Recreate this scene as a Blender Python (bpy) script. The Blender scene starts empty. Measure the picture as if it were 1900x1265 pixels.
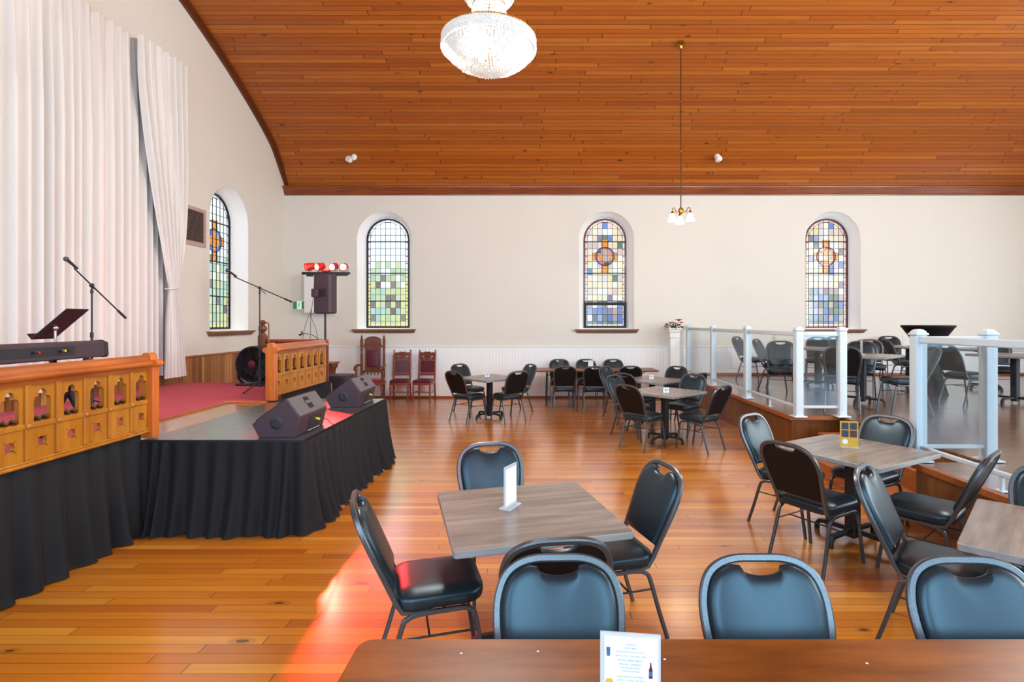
import bpy, bmesh, math, random
from mathutils import Vector, Matrix, geometry
R = math.radians
rnd = random.Random(7)
SC = bpy.context.scene
COL = SC.collection

# ------------------------------------------------------------------ helpers
def lin(h):
    h = h.lstrip('#')
    out = []
    for i in (0, 2, 4):
        c = int(h[i:i+2], 16) / 255.0
        out.append(c / 12.92 if c <= 0.04045 else ((c + 0.055) / 1.055) ** 2.4)
    return tuple(out)

def catmull(pts, n=6, closed=False):
    P = [Vector(p) for p in pts]
    out = []
    m = len(P)
    rng = range(m) if closed else range(m - 1)
    for i in rng:
        p1, p2 = P[i], P[(i + 1) % m]
        p0 = P[(i - 1) % m] if (closed or i > 0) else p1 * 2 - p2
        p3 = P[(i + 2) % m] if (closed or i + 2 < m) else p2 * 2 - p1
        for k in range(n):
            t = k / n
            out.append(0.5 * ((2 * p1) + (p2 - p0) * t + (2 * p0 - 5 * p1 + 4 * p2 - p3) * t * t + (3 * p1 - p0 - 3 * p2 + p3) * t ** 3))
    if not closed:
        out.append(P[-1])
    return out

def rounded_rect(w, d, r, n=5):
    out = []
    for cx, cy, a0 in ((w/2-r, d/2-r, 0), (-w/2+r, d/2-r, 90), (-w/2+r, -d/2+r, 180), (w/2-r, -d/2+r, 270)):
        for k in range(n + 1):
            a = R(a0 + 90 * k / n)
            out.append((cx + r * math.cos(a), cy + r * math.sin(a)))
    return out

def inset(poly, d):
    """move a counter-clockwise outline inwards by d (simple vertex normals)"""
    n = len(poly); out = []
    for i in range(n):
        a = Vector(poly[i-1]).to_2d(); b = Vector(poly[i]).to_2d(); c = Vector(poly[(i+1) % n]).to_2d()
        e1 = (b - a); e2 = (c - b)
        if e1.length < 1e-9 or e2.length < 1e-9:
            out.append(tuple(b)); continue
        n1 = Vector((-e1.y, e1.x)).normalized(); n2 = Vector((-e2.y, e2.x)).normalized()
        m = n1 + n2
        if m.length < 1e-6: m = n1
        m.normalize()
        s = d / max(0.5, m.dot(n1))
        out.append((b.x + m.x * s, b.y + m.y * s))
    return out

class MB:
    def __init__(s):
        s.v = []; s.f = []; s.m = []
        s.T = Matrix.Identity(4)
    def at(s, x=0, y=0, z=0, rz=0, rx=0, ry=0):
        s.T = Matrix.Translation((x, y, z)) @ Matrix.Rotation(rz, 4, 'Z') @ Matrix.Rotation(ry, 4, 'Y') @ Matrix.Rotation(rx, 4, 'X')
        return s
    def add(s, vs, fs, mi=0):
        b = len(s.v)
        s.v.extend([tuple(s.T @ Vector(p)) for p in vs])
        for f in fs:
            s.f.append(tuple(b + i for i in f)); s.m.append(mi)
        return s
    def box(s, x0, x1, y0, y1, z0, z1, mi=0, bev=0.0):
        if bev <= 0:
            vs = [(x0,y0,z0),(x1,y0,z0),(x1,y1,z0),(x0,y1,z0),(x0,y0,z1),(x1,y0,z1),(x1,y1,z1),(x0,y1,z1)]
            return s.add(vs, [(0,3,2,1),(4,5,6,7),(0,1,5,4),(1,2,6,5),(2,3,7,6),(3,0,4,7)], mi)
        b = bev
        w, d = x1-x0, y1-y0
        T0 = s.T
        s.T = T0 @ Matrix.Translation(((x0+x1)/2, (y0+y1)/2, 0))
        o = rounded_rect(w, d, min(b, w/2-1e-5, d/2-1e-5), 3)
        rings = [([(p[0], p[1]) for p in inset(o, b*0.8)], z0), (o, z0+b), (o, z1-b), ([(p[0], p[1]) for p in inset(o, b*0.8)], z1)]
        s.rings(rings, mi)
        s.T = T0
        return s
    def rings(s, rings, mi=0, cap=True):
        """stack of (2d outline, z) with equal counts"""
        n = len(rings[0][0]); vs = []; fs = []
        for poly, z in rings:
            for k, p in enumerate(poly):
                vs.append((p[0], p[1], z[k] if isinstance(z, (list, tuple)) else z))
        for r in range(len(rings)-1):
            for k in range(n):
                a = r*n+k; b = r*n+(k+1) % n
                fs.append((a, b, b+n, a+n))
        if cap:
            fs.append(tuple(range(n-1, -1, -1)))
            L = (len(rings)-1)*n
            fs.append(tuple(range(L, L+n)))
        return s.add(vs, fs, mi)
    def prism(s, outer, holes, z0, z1, mi=0, M=None):
        """2d outline with holes pulled from z0 to z1, then moved by M"""
        loops = [list(outer)] + [list(h) for h in holes]
        flat = [p for l in loops for p in l]
        tri = geometry.tessellate_polygon([[Vector((p[0], p[1], 0)) for p in l] for l in loops])
        N = len(flat)
        vs = [(p[0], p[1], z0) for p in flat] + [(p[0], p[1], z1) for p in flat]
        fs = []
        for t in tri:
            a, b, c = (Vector(flat[i]).to_2d() for i in t)
            cr = (b-a).cross(c-a)
            t = tuple(t) if cr > 0 else (t[0], t[2], t[1])
            fs.append((t[2], t[1], t[0])); fs.append(tuple(i+N for i in t))
        o = 0
        for li, l in enumerate(loops):
            n = len(l)
            area = sum(l[i][0]*l[(i+1) % n][1]-l[(i+1) % n][0]*l[i][1] for i in range(n))
            ccw = area > 0
            want = (li == 0)
            for k in range(n):
                a = o+k; b = o+(k+1) % n
                fs.append((a, b, b+N, a+N) if ccw == want else (b, a, a+N, b+N))
            o += n
        T0 = s.T
        if M is not None: s.T = T0 @ M
        s.add(vs, fs, mi); s.T = T0
        return s
    def tube(s, pts, r, n=8, mi=0, closed=False, cap=True, flat=None, up=None):
        """round tube; flat=(a,b) gives a half-width along the frame normals instead"""
        P = [Vector(p) for p in pts]; m = len(P)
        T = []
        for i in range(m):
            if closed: t = P[(i+1) % m]-P[i-1]
            else: t = P[min(i+1, m-1)]-P[max(i-1, 0)]
            T.append(t.normalized() if t.length > 1e-9 else Vector((0,0,1)))
        u = Vector(up) if up else (Vector((0,0,1)) if abs(T[0].z) < 0.9 else Vector((1,0,0)))
        N0 = (u - T[0]*u.dot(T[0])).normalized()
        vs = []; fs = []; Nn = N0
        for i in range(m):
            if i:
                ax = T[i-1].cross(T[i])
                if ax.length > 1e-8:
                    Nn = Matrix.Rotation(T[i-1].angle(T[i]), 3, ax.normalized()) @ Nn
                Nn = (Nn - T[i]*Nn.dot(T[i])).normalized()
            B = T[i].cross(Nn)
            rr = r[i] if isinstance(r, (list, tuple)) else r
            for k in range(n):
                a = 2*math.pi*(k+0.5)/n
                ca, sa = math.cos(a), math.sin(a)
                if flat:
                    e = 0.55
                    ca = math.copysign(abs(ca)**e, ca)*flat[0]; sa = math.copysign(abs(sa)**e, sa)*flat[1]
                    vs.append(P[i]+Nn*ca+B*sa)
                else:
                    vs.append(P[i]+Nn*(rr*ca)+B*(rr*sa))
        for i in range(m if closed else m-1):
            for k in range(n):
                a = i*n+k; b = i*n+(k+1) % n; j = ((i+1) % m)*n
                fs.append((a, b, j+(k+1) % n, j+k))
        if cap and not closed:
            fs.append(tuple(range(n-1, -1, -1))); fs.append(tuple((m-1)*n+k for k in range(n)))
        return s.add(vs, fs, mi)
    def cyl(s, p0, p1, r, n=12, mi=0, r1=None):
        return s.tube([p0, p1], [r, r if r1 is None else r1], n, mi)
    def lathe(s, prof, n=20, mi=0, c=(0,0,0), cap=True, wob=None):
        """profile [(r,z)] turned about z"""
        vs = []; fs = []
        for r, z in prof:
            for k in range(n):
                a = 2*math.pi*k/n
                q = 1.0 if wob is None else 1+wob[0]*math.cos(wob[1]*a)
                vs.append((c[0]+r*q*math.cos(a), c[1]+r*q*math.sin(a), c[2]+z))
        for i in range(len(prof)-1):
            for k in range(n):
                a = i*n+k; b = i*n+(k+1) % n
                fs.append((a, b, b+n, a+n))
        if cap:
            fs.append(tuple(range(n-1, -1, -1))); L = (len(prof)-1)*n
            fs.append(tuple(L+k for k in range(n)))
        return s.add(vs, fs, mi)
    def ball(s, c, r, n=10, mi=0, sq=(1,1,1)):
        prof = [(max(1e-4, r*math.sin(math.pi*i/n)), -r*math.cos(math.pi*i/n)) for i in range(n+1)]
        T0 = s.T
        s.T = T0 @ Matrix.Translation(c) @ Matrix.Diagonal((sq[0], sq[1], sq[2], 1))
        s.lathe(prof, n+2, mi); s.T = T0
        return s
    def build(s, name, mats, parent=None, smooth=35, loc=None, rz=0, kind=None):
        me = bpy.data.meshes.new(name)
        me.from_pydata(s.v, [], s.f)
        if not isinstance(mats, (list, tuple)): mats = [mats]
        for m in mats: me.materials.append(m)
        if len(mats) > 1:
            me.polygons.foreach_set('material_index', s.m)
        bm = bmesh.new(); bm.from_mesh(me)
        bmesh.ops.recalc_face_normals(bm, faces=bm.faces)
        bm.to_mesh(me); bm.free()
        if smooth:
            me.polygons.foreach_set('use_smooth', [True]*len(me.polygons))
            me.set_sharp_from_angle(angle=R(smooth))
        me.update()
        o = bpy.data.objects.new(name, me); COL.objects.link(o)
        if parent is not None: o.parent = parent
        if loc: o.location = loc
        o.rotation_euler = (0, 0, rz)
        if kind: o['kind'] = kind
        return o

def tag(o, label, cat, group=None, kind=None):
    o['label'] = label; o['category'] = cat
    if group: o['group'] = group
    if kind: o['kind'] = kind
    return o

def thing(name, label, cat, loc=(0,0,0), rz=0, group=None):
    o = bpy.data.objects.new(name, None); COL.objects.link(o)
    o.empty_display_size = 0.1
    o.location = loc; o.rotation_euler = (0, 0, rz)
    return tag(o, label, cat, group)

def dup(root, loc, rz, label, group=None):
    def cp(o, par):
        c = o.copy(); COL.objects.link(c)
        if par is not None: c.parent = par
        for ch in [x for x in o.children]: cp(ch, c)
        return c
    r = cp(root, None)
    r.location = loc; r.rotation_euler = (0, 0, rz); r['label'] = label
    if group: r['group'] = group
    return r

def text_mesh(body, size, align='CENTER'):
    cu = bpy.data.curves.new('t', 'FONT'); cu.body = body; cu.size = size; cu.align_x = align; cu.resolution_u = 2
    o = bpy.data.objects.new('t', cu); COL.objects.link(o)
    dg = bpy.context.evaluated_depsgraph_get()
    me = bpy.data.meshes.new_from_object(o.evaluated_get(dg))
    vs = [tuple(v.co) for v in me.vertices]; fs = [tuple(p.vertices) for p in me.polygons]
    bpy.data.objects.remove(o); bpy.data.curves.remove(cu); bpy.data.meshes.remove(me)
    return vs, fs

# ------------------------------------------------------------------ materials
class NT:
    def __init__(s, name):
        s.mat = bpy.data.materials.new(name); s.mat.use_nodes = True
        s.t = s.mat.node_tree; s.n = s.t.nodes; s.l = s.t.links
        s.n.clear()
        s.out = s.n.new('ShaderNodeOutputMaterial')
    def node(s, typ, **kw):
        nd = s.n.new(typ)
        for k, v in kw.items(): setattr(nd, k, v)
        return nd
    def set(s, sock, v):
        if hasattr(v, 'is_linked') or isinstance(v, bpy.types.NodeSocket): s.l.new(v, sock)
        elif isinstance(v, (tuple, list)) and len(v) == 3 and sock.type == 'RGBA': sock.default_value = (*v, 1)
        else: sock.default_value = v
    def math(s, op, a, b=None, c=None):
        nd = s.node('ShaderNodeMath', operation=op)
        for i, x in enumerate((a, b, c)):
            if x is not None: s.set(nd.inputs[i], x)
        return nd.outputs[0]
    def mix(s, f, a, b, blend='MIX'):
        nd = s.node('ShaderNodeMix', data_type='RGBA', blend_type=blend)
        s.set(nd.inputs[0], f); s.set(nd.inputs[6], a); s.set(nd.inputs[7], b)
        return nd.outputs[2]
    def ramp(s, f, stops):
        nd = s.node('ShaderNodeValToRGB')
        e = nd.color_ramp.elements
        while len(e) < len(stops): e.new(0.5)
        for i, (p, c) in enumerate(stops):
            e[i].position = p; e[i].color = (*c, 1) if len(c) == 3 else c
        s.set(nd.inputs[0], f)
        return nd.outputs[0]
    def noise(s, vec, scale, detail=3, rough=0.5, dim='3D'):
        nd = s.node('ShaderNodeTexNoise', noise_dimensions=dim)
        if vec is not None: s.set(nd.inputs['Vector'], vec)
        nd.inputs['Scale'].default_value = scale; nd.inputs['Detail'].default_value = detail; nd.inputs['Roughness'].default_value = rough
        return nd.outputs[0]
    def coord(s, which='Object'):
        return s.node('ShaderNodeTexCoord').outputs[which]
    def mapping(s, vec, scale=(1,1,1), loc=(0,0,0), rot=(0,0,0)):
        nd = s.node('ShaderNodeMapping')
        s.set(nd.inputs[0], vec); nd.inputs[1].default_value = loc; nd.inputs[2].default_value = rot; nd.inputs[3].default_value = scale
        return nd.outputs[0]
    def bump(s, h, strength=0.2, dist=0.01):
        nd = s.node('ShaderNodeBump'); nd.inputs['Strength'].default_value = strength; nd.inputs['Distance'].default_value = dist
        s.set(nd.inputs['Height'], h)
        return nd.outputs[0]
    def princ(s, **kw):
        nd = s.node('ShaderNodeBsdfPrincipled')
        for k, v in kw.items(): s.set(nd.inputs[k], v)
        s.l.new(nd.outputs[0], s.out.inputs[0])
        return nd

def plain(name, col, rough=0.5, metal=0.0, var=0.06, scale=8.0, bump=0.0, spec=0.5, coat=0.0, emit=None, estr=0.0, bscale=None, bdist=0.004, sheen=0.0, tint=None):
    t = NT(name)
    if isinstance(col, str): col = lin(col)
    co = t.coord()
    n = t.noise(co, scale, 3)
    lo = tuple(c*(1-var) for c in col); hi = tuple(min(1, c*(1+var)) for c in col)
    c = t.mix(n, lo, hi)
    kw = {'Base Color': c, 'Roughness': rough, 'Metallic': metal, 'Specular IOR Level': spec}
    if coat: kw['Coat Weight'] = coat; kw['Coat Roughness'] = 0.15
    if sheen: kw['Sheen Weight'] = sheen
    if tint: kw['Specular Tint'] = (*tint, 1.0)
    if bump:
        kw['Normal'] = t.bump(t.noise(co, bscale or scale*6, 4), bump, bdist)
    if emit is not None:
        kw['Emission Color'] = emit; kw['Emission Strength'] = estr
    t.princ(**kw)
    return t.mat

def planks(name, width, length, cols, gap=0.04, gapcol=(0.05,0.02,0.008), rough=0.35, axis='X', coords='Object', knots=0.5, grain=0.35, coat=0.0, spec=0.5, bump=0.25, gap_end=0.004, vaxis=1, rvar=0.12):
    """boards running along one axis, each with its own tone, grain and knots"""
    t = NT(name)
    co = t.coord(coords)
    sp = t.node('ShaderNodeSeparateXYZ'); t.l.new(co, sp.inputs[0])
    U = sp.outputs[0 if axis == 'X' else (1 if axis == 'Y' else 2)]
    V = sp.outputs[vaxis]
    v = t.math('DIVIDE', V, width)
    row = t.math('FLOOR', v); fv = t.math('FRACT', v)
    wn = t.node('ShaderNodeTexWhiteNoise', noise_dimensions='1D'); t.l.new(row, wn.inputs['W'])
    u = t.math('ADD', t.math('DIVIDE', U, length), t.math('MULTIPLY', wn.outputs['Value'], 7.31))
    pc = t.math('FLOOR', u); fu = t.math('FRACT', u)
    cb = t.node('ShaderNodeCombineXYZ'); t.l.new(pc, cb.inputs[0]); t.l.new(row, cb.inputs[1])
    w2 = t.node('ShaderNodeTexWhiteNoise', noise_dimensions='2D'); t.l.new(cb.outputs[0], w2.inputs['Vector'])
    tone = w2.outputs['Value']
    base = t.ramp(tone, [(i/(len(cols)-1), lin(c) if isinstance(c, str) else c) for i, c in enumerate(cols)])
    # grain: noise stretched along the board and shifted per board
    gv = t.node('ShaderNodeCombineXYZ')
    t.set(gv.inputs[0], t.math('MULTIPLY', U, 1.6)); t.set(gv.inputs[1], t.math('MULTIPLY', V, 38.0)); t.set(gv.inputs[2], t.math('MULTIPLY', tone, 40.0))
    g = t.noise(gv.outputs[0], 1.0, 5, 0.6)
    c = t.mix(t.math('MULTIPLY', t.math('SUBTRACT', g, 0.35), grain*1.8), base, tuple(x*0.35 for x in (lin(cols[0]) if isinstance(cols[0], str) else cols[0])))
    if knots:
        kv = t.node('ShaderNodeCombineXYZ')
        t.set(kv.inputs[0], t.math('MULTIPLY', U, 1.9)); t.set(kv.inputs[1], t.math('MULTIPLY', V, 4.6)); t.set(kv.inputs[2], t.math('MULTIPLY', row, 0.37))
        vo = t.node('ShaderNodeTexVoronoi'); vo.inputs['Scale'].default_value = 1.0
        t.l.new(kv.outputs[0], vo.inputs['Vector'])
        vsep = t.node('ShaderNodeSeparateColor'); t.l.new(vo.outputs['Color'], vsep.inputs[0])
        sz = t.math('MULTIPLY', t.math('GREATER_THAN', vsep.outputs[0], 1-knots), t.math('MULTIPLY_ADD', vsep.outputs[1], 0.06, 0.03))
        k = t.math('LESS_THAN', vo.outputs['Distance'], sz)
        halo = t.math('LESS_THAN', vo.outputs['Distance'], t.math('MULTIPLY', sz, 2.0))
        c = t.mix(t.math('MULTIPLY', halo, 0.3), c, (0.10,0.035,0.008))
        c = t.mix(t.math('MULTIPLY', k, 0.8), c, (0.03,0.012,0.005))
    e = t.math('ABSOLUTE', t.math('SUBTRACT', fv, 0.5))
    gl = t.math('GREATER_THAN', e, 0.5-gap/2)
    ge = t.math('LESS_THAN', fu, gap_end)
    gm = t.math('MAXIMUM', gl, ge)
    c = t.mix(t.math('MULTIPLY', gm, 0.9), c, gapcol)
    rg = t.math('ADD', t.math('MULTIPLY', g, rvar), rough-rvar*0.5)
    hgt = t.math('SUBTRACT', t.math('MULTIPLY', g, 0.15), t.math('MULTIPLY', gm, 1.0))
    kw = {'Base Color': c, 'Roughness': rg, 'Specular IOR Level': spec, 'Normal': t.bump(hgt, bump, 0.003)}
    if coat: kw['Coat Weight'] = coat; kw['Coat Roughness'] = 0.19; kw['Coat IOR'] = 1.6
    t.princ(**kw)
    return t.mat

def wood(name, c0, c1, rough=0.4, scale=1.0, axis=0, coat=0.0, bump=0.05, spec=0.5, stretch=22.0):
    t = NT(name)
    sc = [stretch*scale]*3; sc[axis] = 1.5*scale
    vec = t.mapping(t.coord(), scale=tuple(sc))
    n = t.noise(vec, 1.0, 6, 0.62)
    n2 = t.noise(t.coord(), 2.0*scale, 2)
    f = t.math('ADD', t.math('MULTIPLY', t.math('SUBTRACT', n, 0.5), 1.7), t.math('MULTIPLY_ADD', n2, 0.5, 0.25))
    c = t.ramp(f, [(0.15, lin(c0)), (0.85, lin(c1))])
    kw = {'Base Color': c, 'Roughness': rough, 'Specular IOR Level': spec, 'Normal': t.bump(n, bump, 0.004)}
    if coat: kw['Coat Weight'] = coat; kw['Coat Roughness'] = 0.15
    t.princ(**kw)
    return t.mat

M = {}
M['floor'] = planks('floor_boards', 0.083, 1.9, ['#b05c0c','#d58018','#c47010','#e2982e','#cc7a18'], gap=0.04, rough=0.32, knots=0.62, grain=0.34, spec=0.5, bump=0.16, gap_end=0.003, coat=1.0)
M['platform_floor'] = planks('platform_boards', 0.083, 1.9, ['#634027','#734c2e','#6a452c','#7d5433'], gap=0.05, rough=0.26, knots=0.25, grain=0.3, spec=0.5, bump=0.12, gap_end=0.002, coat=0.8)
M['ceiling'] = planks('ceiling_boards', 0.092, 3.2, ['#9a4d12','#ad5c18','#a35312','#bb6b20','#a95818'], gap=0.09, gapcol=(0.07,0.022,0.006), rough=0.42, coords='UV', knots=0.88, grain=0.45, spec=0.4, bump=0.5, gap_end=0.005)
M['wall'] = plain('wall_paint', '#e0ddd3', 0.75, var=0.02, scale=1.5, bump=0.05, bscale=60, spec=0.25)
M['white'] = plain('white_trim_paint', '#f0f1ef', 0.45, var=0.02, scale=3)
M['reveal'] = plain('skylit_reveal_white', '#fafbfa', 0.6, var=0.01, scale=3)  # whiter than the trim: skylight on the reveals put into the colour
M['white_pvc'] = plain('white_rail_metal', '#c6d4db', 0.35, var=0.015, scale=3)
M['crown'] = wood('crown_wood', '#6a2d0c', '#934a17', 0.4, axis=0, coat=0.15)
M['arch_trim'] = wood('arch_trim_wood', '#4f230c', '#6b3010', 0.4, axis=1)
M['stage_wood'] = wood('stage_floor_wood', '#9a6535', '#b98350', 0.3, axis=1, coat=0.9)
M['sill'] = wood('sill_wood', '#6f4a35', '#93684c', 0.45, axis=0)
M['wain_brown'] = planks('brown_beadboard', 0.085, 30, ['#8e5a2a','#b98147','#7d4d22','#c99458'], gap=0.12, rough=0.4, axis='Z', vaxis=1, knots=0, grain=0.35)
M['panel_brown'] = planks('platform_panelling', 0.19, 30, ['#7a4719','#6a3a12','#86521f','#5c310f'], gap=0.05, rough=0.32, axis='Z', vaxis=1, knots=0.3, grain=0.35, coat=0.2)
M['panel_brown_x'] = planks('platform_panelling_end', 0.19, 30, ['#7a4719','#6a3a12','#86521f','#5c310f'], gap=0.05, rough=0.32, axis='Z', vaxis=0, knots=0.3, grain=0.35, coat=0.2)
M['base_wood'] = wood('baseboard_wood', '#8a4a20', '#a8622e', 0.4, axis=0)
def beadboard():
    t = NT('white_beadboard')
    sp = t.node('ShaderNodeSeparateXYZ'); t.l.new(t.coord(), sp.inputs[0])
    f = t.math('FRACT', t.math('DIVIDE', sp.outputs[0], 0.075))
    e = t.math('ABSOLUTE', t.math('SUBTRACT', f, 0.5))
    g = t.math('GREATER_THAN', e, 0.455)
    n = t.noise(t.coord(), 2.5, 3)
    c = t.mix(n, lin('#eff3f4'), lin('#f6f9fa'))
    c = t.mix(t.math('MULTIPLY', g, 0.30), c, lin('#a9a9a6'))
    t.princ(**{'Base Color': c, 'Roughness': 0.5, 'Normal': t.bump(t.math('SUBTRACT', 1.0, g), 0.12, 0.004)})
    return t.mat
M['beadboard'] = beadboard()
M['vinyl'] = plain('black_vinyl', (0.009,0.015,0.021), 0.36, var=0.15, scale=5, bump=0.08, bscale=220, bdist=0.001, spec=0.6, tint=(0.62,0.86,1.0))  # blue window reflection worked into base colour and specular tint
M['vinyl_back'] = plain('black_vinyl_rear', (0.005,0.0045,0.005), 0.55, var=0.1, scale=5, bump=0.06, bscale=220, bdist=0.001, spec=0.22)
M['hammer'] = plain('hammered_steel', (0.10,0.11,0.12), 0.36, metal=0.75, var=0.35, scale=140, bump=0.15, bscale=160, bdist=0.001)
M['dark_steel'] = plain('dark_steel', (0.028,0.03,0.034), 0.42, metal=0.4, var=0.2, scale=40)
M['black_metal'] = plain('black_powder_coat', (0.022,0.026,0.032), 0.45, metal=0.3, var=0.1, scale=20)
M['black_plastic'] = plain('black_plastic', (0.018,0.017,0.02), 0.5, var=0.15, scale=30, bump=0.1, bscale=150, bdist=0.001)
M['speaker_coat'] = plain('speaker_texture_coat', (0.046,0.025,0.034), 0.55, var=0.25, scale=60, bump=0.35, bscale=180, bdist=0.002)  # maroon cast of the red stage light mixed into the coat colour
M['grey_coat'] = plain('monitor_top_coat', (0.10,0.098,0.105), 0.5, var=0.2, scale=60, bump=0.25, bscale=180, bdist=0.002)
M['hole_shade'] = plain('hole_shade_black', (0.004,0.004,0.004), 0.7)  # painted shade: flat black for the inside of recesses and holes
M['table_grey'] = wood('grey_wood_laminate', '#6b5f55', '#9a8c80', 0.27, axis=0, stretch=14, bump=0.02, spec=0.5)
M['table_edge'] = wood('table_edge_grey', '#7c7b7a', '#9b9997', 0.4, axis=0, stretch=18)
M['table_brown'] = wood('dark_brown_tabletop', '#5f2a04', '#94500c', 0.36, axis=0, stretch=10, bump=0.02, spec=0.35)
M['oak'] = wood('golden_oak', '#945a12', '#b4771e', 0.35, axis=2, coat=0.25, stretch=16)
M['oak_rail'] = wood('oak_handrail', '#8f4514', '#b3642a', 0.3, axis=1, coat=0.35, stretch=18)
M['oak_post'] = wood('orange_oak_post', '#b0561a', '#cf7428', 0.35, axis=2, coat=0.25, stretch=16)
M['walnut'] = wood('dark_walnut', '#5a2a17', '#7c3f24', 0.4, axis=2, coat=0.1)
M['mahogany'] = wood('red_mahogany', '#7d2c16', '#a04024', 0.35, axis=2, coat=0.2)
M['leather'] = plain('oxblood_leather', '#5a1c28', 0.35, var=0.2, scale=9, bump=0.1, bscale=90)
M['velvet'] = plain('crimson_velvet', '#8f1030', 0.8, var=0.15, scale=10, sheen=0.4)
M['skirt'] = plain('black_skirt_cloth', (0.0075,0.0085,0.010), 0.75, var=0.2, scale=12, bump=0.08, bscale=300, bdist=0.001, spec=0.28, sheen=0.02)
M['brass'] = plain('polished_brass', '#b98a3a', 0.25, metal=1.0, var=0.1)
M['old_brass'] = plain('aged_brass', '#6d5230', 0.4, metal=0.9, var=0.15)
M['chrome'] = plain('chrome', (0.6,0.6,0.62), 0.2, metal=1.0)
M['curtain'] = plain('white_drape', '#dedad4', 0.85, var=0.02, scale=4, spec=0.15, sheen=0.2)
def carpet():
    t = NT('red_carpet')
    co = t.coord()
    n = t.noise(co, 9, 4); n2 = t.noise(co, 140, 2)
    c = t.mix(n, lin('#ab2a3c'), lin('#c84254'))
    c = t.mix(t.math('MULTIPLY', n2, 0.35), c, lin('#cf6a74'))
    t.princ(**{'Base Color': c, 'Roughness': 0.95, 'Specular IOR Level': 0.1, 'Sheen Weight': 0.08, 'Normal': t.bump(n2, 0.6, 0.006)})
    return t.mat
M['carpet'] = carpet()
def tread():
    t = NT('ribbed_deck_rubber')
    sp = t.node('ShaderNodeSeparateXYZ'); t.l.new(t.coord(), sp.inputs[0])
    a = t.math('ABSOLUTE', t.math('SUBTRACT', t.math('FRACT', t.math('MULTIPLY', sp.outputs[0], 28.0)), 0.5))
    b = t.math('ABSOLUTE', t.math('SUBTRACT', t.math('FRACT', t.math('MULTIPLY', sp.outputs[1], 28.0)), 0.5))
    h = t.math('LESS_THAN', t.math('MAXIMUM', a, b), 0.36)
    n = t.noise(t.coord(), 3, 3)
    c = t.mix(n, (0.035,0.032,0.036), (0.05,0.047,0.052))
    t.princ(**{'Base Color': c, 'Roughness': t.math('MULTIPLY_ADD', n, 0.15, 0.22), 'Specular IOR Level': 0.7, 'Coat Weight': 1.0, 'Coat Roughness': 0.28, 'Coat IOR': 1.6, 'Normal': t.bump(h, 0.06, 0.002)})
    return t.mat
M['deck'] = tread()
def clear_glass():
    t = NT('clear_panel_glass')
    tr = t.node('ShaderNodeBsdfTransparent'); tr.inputs[0].default_value = (0.90,0.92,0.925,1)
    gl = t.node('ShaderNodeBsdfGlossy'); gl.inputs['Roughness'].default_value = 0.03; gl.inputs['Color'].default_value = (0.9,0.95,1,1)
    lw = t.node('ShaderNodeLayerWeight'); lw.inputs[0].default_value = 0.5
    fr = t.math('MULTIPLY_ADD', t.math('POWER', lw.outputs['Facing'], 5.0), 0.45, 0.022)
    mx = t.node('ShaderNodeMixShader'); t.l.new(fr, mx.inputs[0]); t.l.new(tr.outputs[0], mx.inputs[1]); t.l.new(gl.outputs[0], mx.inputs[2])
    t.l.new(mx.outputs[0], t.out.inputs[0])
    return t.mat
M['glass'] = clear_glass()
def acrylic():
    t = NT('clear_acrylic')
    tr = t.node('ShaderNodeBsdfTransparent'); tr.inputs[0].default_value = (0.9,0.9,0.92,1)
    df = t.node('ShaderNodeBsdfPrincipled'); df.inputs['Base Color'].default_value = (0.75,0.76,0.78,1); df.inputs['Roughness'].default_value = 0.1
    mx = t.node('ShaderNodeMixShader'); mx.inputs[0].default_value = 0.55; t.l.new(tr.outputs[0], mx.inputs[1]); t.l.new(df.outputs[0], mx.inputs[2])
    t.l.new(mx.outputs[0], t.out.inputs[0])
    return t.mat
M['acrylic'] = acrylic()
def stained():
    t = NT('stained_glass')
    at = t.node('ShaderNodeAttribute', attribute_name='pane'); col = at.outputs['Color']
    n = t.noise(t.coord(), 45, 3)
    c = t.mix(t.math('MULTIPLY_ADD', n, 0.30, -0.10), col, (1,1,1))
    tr = t.node('ShaderNodeBsdfTransparent'); t.l.new(c, tr.inputs[0])
    tl = t.node('ShaderNodeBsdfTranslucent'); t.l.new(c, tl.inputs[0])
    m1 = t.node('ShaderNodeMixShader'); m1.inputs[0].default_value = 0.12; t.l.new(tr.outputs[0], m1.inputs[1]); t.l.new(tl.outputs[0], m1.inputs[2])
    gl = t.node('ShaderNodeBsdfGlossy'); gl.inputs['Roughness'].default_value = 0.15
    m2 = t.node('ShaderNodeMixShader'); m2.inputs[0].default_value = 0.04; t.l.new(m1.outputs[0], m2.inputs[1]); t.l.new(gl.outputs[0], m2.inputs[2])
    t.l.new(m2.outputs[0], t.out.inputs[0])
    return t.mat
M['stained'] = stained()
M['lead'] = plain('lead_came', (0.012,0.012,0.014), 0.55, metal=0.3)
M['plum'] = plain('plum_frame', '#3a1822', 0.5)
M['paper'] = plain('white_paper', '#e9edf2', 0.6, var=0.01)
M['ink'] = plain('blue_grey_ink', '#4d5c7c', 0.7)
M['amber'] = plain('amber_card', '#d8a22e', 0.5, var=0.08, scale=40)
M['photo_dark'] = plain('dark_food_photo', '#3a3644', 0.5, var=0.9, scale=90)
M['photo_red'] = plain('red_food_photo', '#5a2a2a', 0.5, var=0.9, scale=90)
M['leaf'] = plain('silk_leaf_green', '#35502c', 0.6, var=0.3, scale=30)
M['petal'] = plain('orange_petal', '#e0561c', 0.6, var=0.25, scale=40)
M['exit_green'] = plain('exit_sign_green', '#1f8a5c', 0.4, emit=lin('#1f8a5c'), estr=0.25)
M['exit_white'] = plain('exit_sign_white', '#f2f6f2', 0.4, emit=(1,1,1), estr=0.35)
M['yellow'] = plain('yellow_connector', '#d8d23a', 0.4)
M['red_plastic'] = plain('red_plastic', '#c42a1e', 0.4)
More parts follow.
